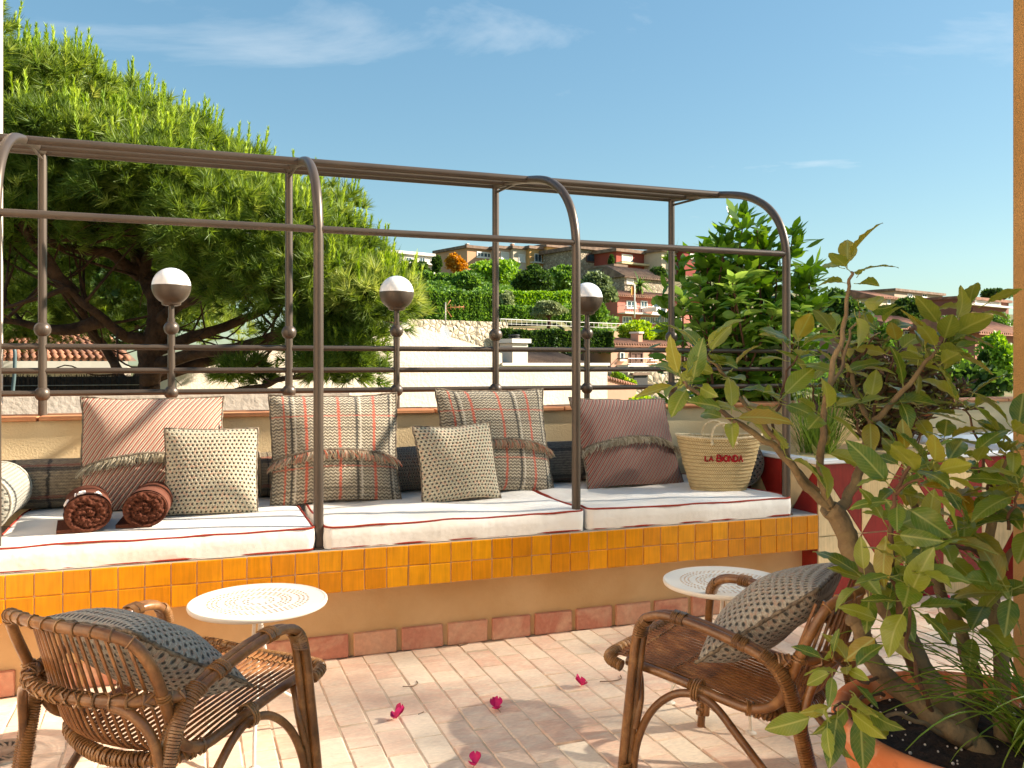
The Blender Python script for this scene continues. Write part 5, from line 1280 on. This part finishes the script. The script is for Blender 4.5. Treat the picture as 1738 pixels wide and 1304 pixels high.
UX = Vector((.95, .312, 0)).normalized(); VX = Vector((-UX.y, UX.x, 0))
COLR = {}
def wallmat(hexc):
    if hexc not in COLR:
        c = srgb(hexc); COLR[hexc] = basic('stucco_'+hexc[1:], c, tuple(x*.86 for x in c[:3])+(1,), .8, .92, .3, 8, .02)
    return COLR[hexc]
MT['frame_white'] = basic('window_frame', '#e8e4da'); MT['shutter'] = basic('shutter', '#ddd8cc', '#cfc9bc', 6, .8); MT['brown_shutter'] = basic('brown_shutter', '#5a3c30', '#6a4a3a', 6, .8)
MT['fascia'] = basic('white_fascia', '#e6e0d4', '#d8d0c2', 2, .8)
class House:
    def __init__(s, label, px0, px1, ytop, ybot, z, depth, col, u=UX, name='house', cat='house', group='houses on the hillside', fnd=4):
        s.O = at(px0, ybot, z); s.u = u; s.t = thing(name, label, cat, s.O, math.atan2(u.y, u.x), group)
        s.w = s.k(px1)[0]; s.h = s.loc(px0, ytop)[1]; s.d = depth
        MB().box((s.w/2, depth/2, (s.h-fnd)/2), (s.w, depth, s.h+fnd)).build('wall', wallmat(col) if col.startswith('#') else MT[col], s.t, False)
    def k(s, px):
        t = (px-869)/FPX; d = (SN+t*CS, CS-t*SN); det = s.u.x*(-d[1])+d[0]*s.u.y
        k_ = (-s.O.x*(-d[1])-d[0]*s.O.y)/det; q = s.u*k_+s.O; return k_, q.x*SN+q.y*CS
    def loc(s, px, py):
        k_, z = s.k(px); return k_, EYE-(py-HOR)/FPX*z-s.O.z
    def rect(s, px0, px1, y0, y1):
        k0, _ = s.loc(px0, y0); k1, _ = s.loc(px1, y0); pm = (px0+px1)/2
        return k0, k1, s.loc(pm, y1)[1], s.loc(pm, y0)[1]
    def window(s, px0, px1, y0, y1, pane='glass_dark', frame='frame_white', name='window', mull=1):
        a, b, z0, z1 = s.rect(px0, px1, y0, y1); fw = max(.05, (b-a)*.07)
        m = MB()
        for c_, d_ in (((a+fw/2,-.03,(z0+z1)/2),(fw,.10,z1-z0)),((b-fw/2,-.03,(z0+z1)/2),(fw,.10,z1-z0)),(((a+b)/2,-.03,z0+fw/2),(b-a-2*fw,.098,fw)),(((a+b)/2,-.03,z1-fw/2),(b-a-2*fw,.098,fw))): m.box(c_, d_)
        for i in range(mull): m.box((a+(b-a)*(i+1)/(mull+1), -.025, (z0+z1)/2), (fw*.8, .08, z1-z0-2*fw))
        w_ = m.build(name, MT[frame], s.t, False)
        MB().box(((a+b)/2, -.012, (z0+z1)/2), (b-a-fw*1.9, .03, z1-z0-fw*1.9)).build('pane', MT[pane], w_, False)
        MB().box(((a+b)/2, -.06, z0-.06), (b-a+.2, .2, .08)).build('sill', MT['fascia'], w_, False)
    def panel(s, px0, px1, y0, y1, mat, name='panel', out=.03):
        a, b, z0, z1 = s.rect(px0, px1, y0, y1); MB().box(((a+b)/2, -out/2+.004, (z0+z1)/2), (b-a, out, z1-z0)).build(name, MT[mat], s.t, False)
    def flat_roof(s, over=.3, th=.35, mat='roof_brown'):
        MB().box((s.w/2, s.d/2, s.h+th/2+.002), (s.w+2*over, s.d+2*over, th)).build('roof', MT[mat], s.t, False)
    def tile_roof(s, rise, over=.4, cols=30, mat='roof_tile', depth=None, name='roof'):
        d = depth or s.d/2
        r_ = MB(); r_.add([(-over,-over,s.h+.0),(s.w+over,-over,s.h),(s.w+over,d,s.h+rise),(-over,d,s.h+rise),(-over,2*d+over,s.h),(s.w+over,2*d+over,s.h),(-over,-over,s.h-.1),(s.w+over,-over,s.h-.1)], [(0,1,2,3),(3,2,5,4),(6,7,1,0),(0,3,4),(1,5,2)])
        rf_ = r_.build(name, MT[mat], s.t, False)
        m = MB(); st = (s.w+2*over)/cols; rr = st*.30
        for i in range(cols):
            x = -over+st*(i+.5); m.tube([(x,-over-.02,s.h+.02),(x,d,s.h+rise+.02)], rr, 6)
        stuff(m.build('tile_rows', MT[mat], rf_, True))
    def chimney(s, px0, px1, y0, y1, col='#c99a7c', dd=.6, yy=.5):
        a, b, z0, z1 = s.rect(px0, px1, y0, y1); c_ = MB().box(((a+b)/2, yy+dd/2, (z0+z1)/2), (b-a, dd, z1-z0)).build('chimney', wallmat(col), s.t, False)
        MB().box(((a+b)/2, yy+dd/2, z1+.06), ((b-a)*1.25, dd*1.25, .1)).build('cap', MT['fascia'], c_, False)
    def railing(s, px0, px1, y0, y1, out=.9, mat='frame_white', n_=22):
        a, b, z0, z1 = s.rect(px0, px1, y0, y1); m = MB(); m.tube([(a,-out,z1),(b,-out,z1)], .022, 5); m.tube([(a,-out,z0+.05),(b,-out,z0+.05)], .012, 5)
        for i in range(n_+1): m.tube([(lerp(a,b,i/n_),-out,z0),(lerp(a,b,i/n_),-out,z1)], .010, 4)
        m.tube([(a,-out,z1),(a,0,z1)], .03, 5); m.build('railing', MT[mat], s.t, False)
        if out > .2: MB().box(((a+b)/2, -out/2, z0-.08), (b-a+.1, out+.1, .14)).build('balcony_floor', MT['fascia'], s.t, False)
def rockmat(name, a, b, c, sc):
    n = NT(name); v = n.coord('Object'); vo = n.n('TexVoronoi', feature='F1'); vo.inputs['Scale'].default_value = sc; n.link(v, vo.inputs['Vector'])
    ve = n.n('TexVoronoi', feature='DISTANCE_TO_EDGE'); ve.inputs['Scale'].default_value = sc; n.link(v, ve.inputs['Vector'])
    col = n.ramp(vo.outputs['Color'], [(.1, srgb(a)), (.5, srgb(b)), (.9, srgb(c))]); col = n.mix(n.ramp(ve.outputs['Distance'], [(.0,0.),(.06,1.)]), srgb('#5a5044'), col)
    col = n.mix(1.0, col, n.ramp(n.noise(v, sc*4, 4), [(.3,.8),(.7,1.15)]), 'MULTIPLY'); n.set(col=col, rough=.95); n.bump(ve.outputs['Distance'], .9, .15); return n.m
MT['stone'] = rockmat('rubble_stone', '#8a7a62', '#a3927a', '#c0b094', 3.2); MT['stone_pale'] = rockmat('pale_rubble', '#b3a086', '#cbb89c', '#ddcdb2', 4.0)
# hilltop terrace of houses, left to right
h = House('long pale flat-roofed block at the left of the hilltop row', 660, 766, 429, 470, 150, 10, '#cfc6b8'); h.flat_roof(.4, .5, 'fascia')
for a in (689, 712, 731, 748): h.window(a, a+9, 437, 445)
h.panel(684, 766, 447, 450, 'fascia', 'terrace_edge', .6)
h = House('salmon coloured hilltop house with a wide dark window', 793, 846, 421, 470, 138, 9, '#c99a76'); h.flat_roof(.4, .45); h.window(809, 833, 428, 438, mull=3); h.chimney(796, 799, 414, 421)
h = House('pale pink hilltop house with a white shutter', 846, 871, 422, 470, 139.2, 9, '#cfae98'); h.flat_roof(.4, .45); h.window(850, 864, 428, 440, 'shutter', mull=0)
h = House('cream hilltop house with a white door', 871, 899, 422, 470, 140, 9, '#d3c0a6'); h.flat_roof(.4, .45); h.window(880, 891, 432, 445, 'shutter', mull=0); h.chimney(873, 876, 414, 422)
h = House('orange hilltop house with one balcony window', 899, 928, 422, 470, 141, 9, '#d0a062'); h.flat_roof(.4, .45); h.window(907, 919, 431, 445); h.railing(900, 927, 438, 446, .6, 'metal', 12)
h = House('yellow hilltop house with a tall window, next to the canopy post', 928, 972, 419, 470, 142, 9, '#d6ad68'); h.flat_roof(.4, .45); h.window(937, 949, 429, 446); h.window(963, 970, 431, 446, 'shutter', mull=0); h.railing(929, 970, 439, 447, .6, 'metal', 16); h.chimney(936, 939, 410, 419); h.chimney(956, 959, 412, 419)
h = House('brown stone hilltop house with an arched glazed balcony', 986, 1046, 423, 490, 135, 9, 'stone'); h.flat_roof(.5, .6)
a, b, z0, z1 = h.rect(995, 1036, 430, 446); m = MB(); pts = [(a,-.02,z0),(b,-.02,z0)]+[((a+b)/2+(b-a)/2*math.cos(R(q)), -.02, z0+(z1-z0)*(.45+.55*math.sin(R(q)))) for q in range(0,181,15)]
m.v = [tuple(p) for p in pts]; m.f = [tuple(range(len(pts)))]; ag = m.build('arched_glazing', MT['glass_dark'], h.t, False)
m = MB(); m.tube(pts+[pts[0]], .12, 5); m.tube([((a+b)/2,-.04,z0),((a+b)/2,-.04,z1)], .1, 5); m.build('arch_frame', MT['brown_shutter'], ag, False)
h.window(998, 1017, 454, 464, 'glass_dark', mull=2); h.window(1019, 1034, 454, 464, mull=1)
h = House('brick red hilltop house with a closed white shutter', 1046, 1123, 427, 452, 133, 9, '#9c4a3a', fnd=9); h.flat_roof(.5, .5); h.window(1055, 1073, 432, 443, 'shutter', mull=0); h.window(1094, 1112, 433, 443)
h.panel(1046, 1123, 449, 452, 'plaster', 'terrace_edge', 1.2)
h = House('cream hilltop house at the right of the brick red one', 1123, 1160, 427, 470, 134, 9, '#cdb89c'); h.flat_roof(.4, .45); h.window(1140, 1150, 433, 444)
h = House('dark red hilltop house behind the tall glossy shrub', 1160, 1215, 425, 470, 135, 9, '#8f3f34'); h.flat_roof(.4, .45); h.window(1170, 1190, 431, 440, 'shutter', mull=0)
h = House('grey stone house with brown tiled roof above the palm', 1060, 1136, 470, 500, 112, 6, 'stone', fnd=3); h.tile_roof(1.6, .4, 26, 'roof_brown'); h.window(1063, 1075, 473, 482, 'shutter', mull=0)
h = House('grey rendered block under the brick red house', 1042, 1062, 452, 480, 116, 5, '#8f8578', fnd=3); h.flat_roof(.2, .3)
h = House('pink house with a long balcony and white glazed lower floor', 1048, 1195, 502, 553, 96, 8, '#bf7462', fnd=2); h.tile_roof(1.0, .5, 46, 'roof_tile')
for a, b in ((1063,1079),(1087,1098)): h.window(a, b, 511, 523)
h.window(1107, 1131, 509, 533, name='balcony_door'); h.window(1151, 1169, 512, 524); h.railing(1050, 1145, 522, 533, 1.0, 'frame_white', 34)
for i in range(6): h.window(1087+8*i, 1094.5+8*i, 538, 549, mull=1)
h.window(1056, 1072, 537, 548, mull=2); h.window(1146, 1156, 538, 549)
h.panel(1090, 1098, 523, 530, 'white_print', 'hanging_towel', 2.1)
fp_ = thing('flagpole', 'thin white flagpole with a small flag in front of the pink house', 'flagpole', at(1077, 540, 92)); MB().tube([(0,0,0),(0,0,92*57/FPX)], .07, 6).build('pole', MT['frame_white'], fp_)
MT['flag'] = basic('flag', '#c9683c', '#d8a83c', .8); MB().grid(lambda u, v: (-.45*u, .1*math.sin(u*5), 92*55/FPX-.9*v-.15*u), 6, 4).build('flag', MT['flag'], fp_)
h = House('salmon lower house with barrel tile roof and two chimneys', 1037, 1205, 585, 632, 47, 5, '#c99a80', fnd=4); h.tile_roof(.42, .25, 44, 'roof_tile')
h.window(1051, 1058, 598, 610, mull=0); h.window(1069, 1090, 598, 616, 'brown_shutter', 'brown_shutter'); h.window(1104, 1113, 598, 610, 'shutter', 'brown_shutter', mull=0); h.window(1150, 1165, 598, 616, 'brown_shutter', 'brown_shutter')
h.chimney(1031, 1039, 567, 582, yy=.3); h.chimney(1097, 1104, 566, 582, yy=.6); h.railing(1048, 1120, 609, 619, .8, 'metal', 18); h.panel(1048, 1200, 622, 629, 'roof_brown', 'lower_roof', 1.2)
h = House('rubble stone wall with a dark doorway below the salmon house', 1066, 1200, 632, 720, 38, 2, 'stone', name='stone_wall', cat='wall', group='walls on the slope'); h.panel(1075, 1098, 638, 656, 'dark_panel', 'doorway', .05); h.panel(1070, 1100, 633, 637, 'roof_brown', 'lintel', .15)
# small sloping salmon gable next to the white building
sg_ = House('small salmon gable wall at the right edge of the white building', 1020, 1080, 658, 730, 21, 2.5, '#c9977c', name='outbuilding', cat='building', group='neighbouring buildings'); 
m = MB(); a, z1 = sg_.loc(1020, 640); b, z2 = sg_.loc(1080, 657); m.add([(a,0,sg_.h),(b,0,sg_.h),(b,0,z2),(a,0,z1),(a,2.5,sg_.h),(b,2.5,sg_.h),(b,2.5,z2),(a,2.5,z1)], [(0,1,2,3),(5,4,7,6),(1,5,6,2),(3,2,6,7)]); m.build('gable', wallmat('#c9977c'), sg_.t, False)
m = MB()
for i in range(14): x = lerp(a, b, (i+.5)/14); m.sphere((x, .0, lerp(z1, z2, (i+.5)/14)+.02), .055, 6, 4)
m.build('verge_tiles', MT['roof_tile'], sg_.t)

# white rendered neighbour with a gable, close behind the terrace
wb = House('white rendered neighbouring building with a sloping gable behind the railing', 300, 1031, 621, 900, 12.4, 1.0, 'building_render', name='white_building', cat='building', group='neighbouring buildings', fnd=1)
m = MB(); P0 = wb.loc(560, 621); P1 = wb.loc(600, 560); P2 = wb.loc(696, 551); P3 = wb.loc(822, 590); P4 = wb.loc(850, 600); P5 = wb.loc(852, 621)
gp = [(wb.loc(300,621)[0], wb.h), (wb.loc(300,640)[0], wb.loc(300,600)[1]), (P2[0], P2[1]), (P3[0], P3[1]), (P5[0], P4[1]), (P5[0], wb.h)]
n_ = len(gp); m.v = [(x, -.004, z) for x, z in gp]+[(x, .9, z) for x, z in gp]; m.f = [tuple(range(n_))[::-1], tuple(range(n_, 2*n_))]+[(i, (i+1) % n_, n_+(i+1) % n_, n_+i) for i in range(n_)]
m.build('gable', MT['building_render'], wb.t, False)
m = MB(); m.tube([(P2[0],.3,P2[1]+.02),(P3[0],.3,P3[1]+.02),(P5[0],.3,P4[1]+.02)], .035, 6); m.build('gable_verge', MT['fascia'], wb.t)
a = wb.loc(852,621)[0]; MB().box(((a+wb.w)/2, .45, wb.h+.02), (wb.w-a+.05, 1.0, .05)).build('wall_cap', MT['fascia'], wb.t, False)
# brown tiled roof seen over the white wall
tr_ = House('brown barrel tiled roof rising behind the white wall, with a chimney stack', 800, 1006, 628, 700, 20, 3.6, '#c4a488', name='tiled_house', cat='house', group='neighbouring buildings', fnd=1); tr_.tile_roof(.50, .15, 38, 'roof_brown', 1.8)
tr_.chimney(872, 898, 583, 628, '#d8cdbd', .5, .05)
m = MB(); a, b, z0, z1 = tr_.rect(876, 896, 566, 582)
for i in range(4): m.lathe([(.12,0),(.15,.02),(.12,.04)], ((a+b)/2, .3, z0+.055*i), 14)
m.build('chimney_cowl', MT['dark_panel'], tr_.t)
an = thing('tv_antenna', 'thin TV antenna mast with a small satellite dish on the gable', 'antenna', at(756, 572, 15.6)); MB().tube([(0,0,0),(0,0,.62)], .012, 6).build('mast', MT['drain'], an)
m = MB(); m.tube([(0,0,.52),(.36,.05,.55)], .006, 5)
for q in (.1,.18,.26,.34): m.tube([(q,-.09,.535),(q,.09,.535)], .004, 4); m.tube([(q,0,.49),(q,0,.58)], .004, 4)
m.tube([(0,0,.52),(.10,.02,.66)], .008, 4); m.tube([(0,0,.52),(.12,.02,.36)], .008, 4); m.build('aerial', MT['coping'], an)
MB().lathe([(.0,0),(.06,.008),(.10,.03),(.13,.06)], (0,0,0), 20, False, .75, 1).build('dish', MT['white_acrylic'], an, True, None, (-.05,-.05,.06), (R(75),0,R(20)))

# retaining walls and planting on the slope
rk = House('pale rubble retaining wall below the clipped hedge', 690, 862, 541, 640, 41, 3, 'stone_pale', name='retaining_wall', cat='wall', group='walls on the slope', fnd=2)
rk2 = House('tan garden wall with a thin white railing on the slope', 846, 1060, 556, 600, 50, 1.2, '#bb9a78', name='garden_wall', cat='wall', group='walls on the slope', fnd=3); rk2.railing(848, 1058, 546, 555, .1, 'frame_white', 26)
hd = lambda lb, px0, px1, y0, y1, z, th, key, n_, sz, z2=None: hedge('clipped_hedge', lb, at(px0, y1, z), at(px1, y1, z2 or z*1.06), th, (y1-y0)/FPX*z, key, n_, sz, 'hedges on the slope')
hd('tall clipped hedge with vertical folds above the rubble wall', 722, 838, 496, 546, 53, 2, 'mid', 5200, .32)
hd('bright low hedge behind the rounded grey shrub', 855, 985, 497, 520, 62, 3, 'bright', 3000, .4)
hd('dark hedge strip under the bright low hedge', 850, 990, 522, 542, 57, 2, 'mid', 2200, .35)
hd('creeper covered bank above the brown tiled roof', 852, 1040, 562, 598, 44, 1.5, 'dark', 4200, .26)
tl = [('leafy_tree','dark bushy tree in front of the pale flat-roofed block','dark',706,456,128,24,16,900,.9),('conifer','small dark conifer in front of the pale flat-roofed block','dark',740,452,126,11,24,700,.7),('leafy_tree','orange-leaved tree beside the salmon hilltop house','autumn',775,445,124,18,20,900,.8),
 ('leafy_tree','broad leafy tree behind the left end of the clipped hedge','mid',735,478,86,42,24,2600,.62),('leafy_tree','broad leafy tree behind the middle of the clipped hedge','mid',792,478,84,44,24,2600,.62),('leafy_tree','light green tree below the pale pink house','bright',838,455,98,44,26,2400,.7),
 ('leafy_tree','dense dark round tree below the orange house','dark',905,468,80,46,26,3000,.5),('leafy_tree','mid green tree behind the canopy post','mid',958,470,84,30,30,1900,.6),('leafy_tree','pale feathery bush at the right of the clipped hedge','grey',858,515,60,18,28,1500,.38),
 ('rounded_shrub','rounded grey-green clipped shrub on the slope','grey',931,523,56,33,16,3000,.24),('olive_tree','olive tree below the stone hilltop house','olive',1012,488,74,42,30,2800,.5),('leafy_tree','green tree beside the third globe lamp','mid',1004,530,62,26,28,1600,.45),
 ('cypress','slim dark cypress beside the brick red house','dark',1038,452,122,6,24,600,.6),('leafy_bush','yellow-green bush in front of the pink house','yellow',1082,562,52,40,20,2300,.34),('leafy_bush','yellow-green bush at the foot of the pink house, right side','yellow',1135,562,53,32,18,1900,.34),('leafy_bush','dark bush beside the brick red house terrace','dark',1118,462,118,18,12,700,.7),
 ('leafy_bush','bright bush over the small salmon gable','bright',1050,640,24,13,11,700,.13),('leafy_bush','bright bush right of the small salmon gable','yellow',1068,652,23,14,14,700,.12),('leafy_bush','lime green bush behind the striped grey pillow','yellow',1090,690,13,34,18,1500,.08),
 ('leafy_tree','dark tree crown beyond the tall glossy shrub','dark',1425,510,62,44,34,2600,.5),('leafy_tree','dark round tree between the roofs at the right','dark',1542,520,72,36,22,1900,.5),('leafy_tree','mid green tree behind the bronze shrub','mid',1590,610,26,70,50,3400,.22),('leafy_tree','green tree near the right plaster wall','bright',1690,590,30,34,36,1900,.26),('cypress','dark column-shaped tree near the right plaster wall','dark',1672,610,27,12,46,1500,.2),('leafy_tree','dark low tree behind the right railing','dark',1640,640,22,60,34,2600,.18),('leafy_tree','wide dark pine at the far right ridge','dark',1690,497,150,26,8,700,1.1),('leafy_tree','mid green tree between the far right roofs','mid',1480,560,46,50,36,2600,.36)]
for nm_, lb, key, px_, py_, z, rx, ry, n_, sz in tl:
    if nm_ in ('leafy_tree','olive_tree','rounded_shrub','leafy_bush'): rx *= 1.18; ry *= 1.3; py_ += ry*.28
    if px_ > 1400: ry *= 1.35; py_ += ry*.25; rx *= 1.15
    c = at(px_, py_, z); s_ = z/FPX; tree(nm_, lb, 'bush' if 'bush' in nm_ or 'shrub' in nm_ else 'tree', c, (rx*s_, rx*s_*.8, ry*s_), key, n_, sz, 16 if nm_ not in ('cypress','conifer') else 6, max(ground_z((px_-869)/FPX, z), c.z-ry*s_*2.2) if c.z-ry*s_ > ground_z((px_-869)/FPX, z) else c.z-ry*s_*1.1, 'trees on the slope', .5)
LP, LD = [], []
for i in range(60):       # low planting that covers the slope between the named trees
    px_ = rp.choice((rp.uniform(690,1010), rp.uniform(1190,1720))); z = rp.uniform(64, 118) if px_ < 1050 else rp.uniform(40, 130); t = (px_-869)/FPX; gz = ground_z(t, z)
    c = at(px_, 600, z); s_ = rp.uniform(1.2,2.6); P, nm = lobes(1100, (s_*1.4, s_*1.1, s_*.8), 8); LP.append(P+np.array([c.x, c.y, gz+.6])); LD.append(unit(nm*.6+nr.normal(size=P.shape)*.7))
LP = np.concatenate(LP); LD = np.concatenate(LD); n_ = len(LP)
o = tri_mesh('slope_planting', diamonds(LP, LD, .30*(.7+.6*nr.random(n_)), .11), PAL['mid'], None, np.clip(.45+.3*nr.normal(size=n_),0,1)); tag(o, 'low green planting covering the slope between the trees', 'planting', kind='stuff')
pm = thing('palm_tree', 'small palm tree above the pink house roof', 'palm', at(1085, 505, 100)); PT = []; hp_ = 100*20/FPX
for i in range(46):
    a = rp.uniform(0,6.28); el = rp.uniform(-.25,1.3); L_ = rp.uniform(1.5,2.2)
    prev = Vector((0,0,hp_)); d = Vector((math.cos(a)*math.cos(el), math.sin(a)*math.cos(el), math.sin(el)))
    for j in range(5):
        q = prev+d*L_/5; s_ = Vector((-math.sin(a), math.cos(a), 0))*(.16*(1-j/6)); PT.append([prev-s_, prev+s_, q+s_*.8, q-s_*.8]); d = (d+Vector((0,0,-.22))).normalized(); prev = q
tri_mesh('crown', np.array([[list(x) for x in f] for f in PT]), PAL['mid'], pm, nr.random(len(PT)))
MB().tube([(0,0,-1),(0,0,hp_)], [.28,.22], 8).build('trunk', MT['pine_bark'], pm)
# roofs at the far right
h = House('beige hilltop house with small windows far at the right', 1518, 1600, 494, 530, 140, 9, '#b9a58e'); h.flat_roof(.4, .4); 
for a in (1540, 1565): h.window(a, a+8, 499, 505)
h = House('low house with a sloping brown roof far at the right', 1488, 1526, 505, 535, 120, 8, '#cdb89c'); h.tile_roof(1.2, .5, 16, 'roof_tile'); h.window(1505, 1511, 508, 516)
h = House('long rust-coloured house with a dark balcony at the far right', 1634, 1712, 507, 540, 125, 9, '#8c5a4c'); h.flat_roof(.4, .4, 'roof_tile'); h.window(1654, 1698, 511, 517, mull=4); h.panel(1640, 1710, 518, 521, 'fascia', 'balcony_edge', .8)
h = House('house with a pinkish tiled roof behind the rubber plant', 1520, 1585, 557, 600, 62, 6, '#b98a78'); h.tile_roof(1.1, .5, 24, 'roof_tile'); h.window(1534, 1543, 562, 569)
h = House('house with a tiled roof next to the right plaster wall', 1655, 1745, 566, 610, 60, 6, '#a9705c'); h.tile_roof(1.2, .5, 28, 'roof_tile'); h.window(1690, 1704, 572, 580)

# left: tiled house, reed screen, drain pipe, low neighbour wall
UL = Vector((1, .06, 0)).normalized()
lh = House('low house with a barrel tiled roof and white eave behind the pine', -80, 222, 621, 720, 14.8, 5.2, 'white_plaster', u=UL, name='tiled_house', cat='house', group='neighbouring buildings')
zr = lh.loc(120, 575)[1]-lh.h; rf_ = MB(); rf_.add([(-.3,-.35,lh.h+.08),(lh.w+.1,-.35,lh.h+.08),(lh.w-.5,1.9,lh.h+zr+.25),(-.3,1.9,lh.h+zr+.25)], [(0,1,2,3)]); rfo = rf_.build('roof', MT['roof_brown'], lh.t, False)
tv = []
nc = 27
for i in range(nc):
    x0 = -.3+(lh.w+.3)*(i+.5)/nc; x1 = -.3+(lh.w-.25)*(i+.5)/nc; m = MB()
    for j in range(9):
        p = Vector((lerp(x0,x1,j/9), lerp(-.38,1.9,j/9), lerp(lh.h+.10,lh.h+zr+.27,j/9))); q = Vector((lerp(x0,x1,(j+1.2)/9), lerp(-.38,1.9,(j+1.2)/9), lerp(lh.h+.10,lh.h+zr+.27,(j+1.2)/9)))
        m.tube([p+Vector((0,0,.03)), q], [.058,.042], 7)
    m.build('tile_row', MT['roof_tile'], rfo)
MB().box((lh.w/2-.1, -.2, lh.h-.0), (lh.w+.1, .42, .16)).build('eave', MT['fascia'], lh.t, False)
rd = thing('reed_screen', 'dark reed screen fence under the tiled house eave', 'fence', at(-30, 705, 8.6), math.atan2(UL.y, UL.x)); 
MT['reed'] = basic('reed', '#2c2018', '#5a4432', 30, .95, rand=.3); L_ = 245/FPX*8.6; hh = 66/FPX*8.6
MB().box((L_/2, .05, hh/2), (L_, .03, hh*.96)).build('backing', MT['dark_panel'], rd, False)
m = MB()
for i in range(330):
    x = L_*(i+rng.random())/330; m.tube([(x, rng.uniform(-.01,.02), 0),(x+rng.gauss(0,.006), rng.uniform(-.01,.02), hh*rng.uniform(.95,1.06))], rng.uniform(.002,.0045), 4)
stuff(m.build('reeds', MT['reed'], rd))
for q in (.25,.5,.75): MB().tube([(0,-.015,hh*q),(L_,-.015,hh*q)], .004, 5).build('wire', MT['drain'], rd)
MT['pipe'] = basic('green_grey_pipe', '#4a5a5a', '#56686a', 4, .5)
pz = at(0, 0, 7.6); dp = [(6,586,7.6),(18,588,7.6),(25,597,7.6),(24,640,7.6),(22,665,7.6),(28,677,7.6),(60,678,7.6),(150,678,7.6)]; b = at(*dp[0])
tag(MB().tube([p-b for p in spline([at(*p) for p in dp], 6)], .016, 8).build('drain_pipe', MT['pipe'], loc=b), 'green-grey bent drain pipe in front of the reed screen', 'pipe')
nw = thing('neighbour_wall', 'beige rendered wall top just beyond the terrace parapet at the left', 'wall', (-2.2, 5.75, -1), 0, 'neighbouring buildings'); MB().box((1.6, .2, 1.05), (3.2, .4, 2.1)).build('wall', MT['white_plaster'], nw, False)

# tall trees to the right, out of view: the right half of the terrace lies in their broken shade
tt = thing('tall_tree', 'tall leafy tree to the right of the terrace', 'tree', (20, -.9, -4.2), 0, 'trees on the slope'); n_ = 12000
P = np.stack([nr.normal(0,.9,n_), nr.uniform(-4.4,3.9,n_), nr.uniform(0,1,n_)], 1)
topz = .613*(20-.35)+4.2+.36+.12*np.sin(P[:,1]*2.1)+.10*np.sin(P[:,1]*5.3+1)
P[:,2] = topz-6.0*P[:,2]**1.05-.18*np.abs(nr.normal(size=n_))
tri_mesh('crown', diamonds(P, nr.normal(size=P.shape), .17, .055), PAL['mid'], tt, nr.random(n_))
m = MB(); m.tube([(0,0,0),(.1,.1,7),(0,0,13)], [.25,.2,.08], 9)
for q in range(7): m.tube([(0,0,7+q*.6),(rng.gauss(0,.3),(q-3)*.55,10+q*.5),(rng.gauss(0,.5),(q-3)*1.1,12.5+rng.random()*2)], [.09,.06,.02], 6)
m.build('trunk', MT['pine_bark'], tt)
# added white wall, unseen at left, square to the bench, bounces sunlight inward
hw = thing('bounce_wall', 'white rendered wall added left of the terrace to bounce sunlight', 'building', (-2.3, .8, 0), 0, 'neighbouring buildings')
MB().box((-1.5, 0, 2.3), (3.0, 5.6, 4.6)).build('wall', MT['white_plaster'], hw, False)
MB().box((.02, -.6, 1.05), (.06, 1.0, 2.1)).build('door', MT['brown_shutter'], hw, False)  # made-up door on the added wall
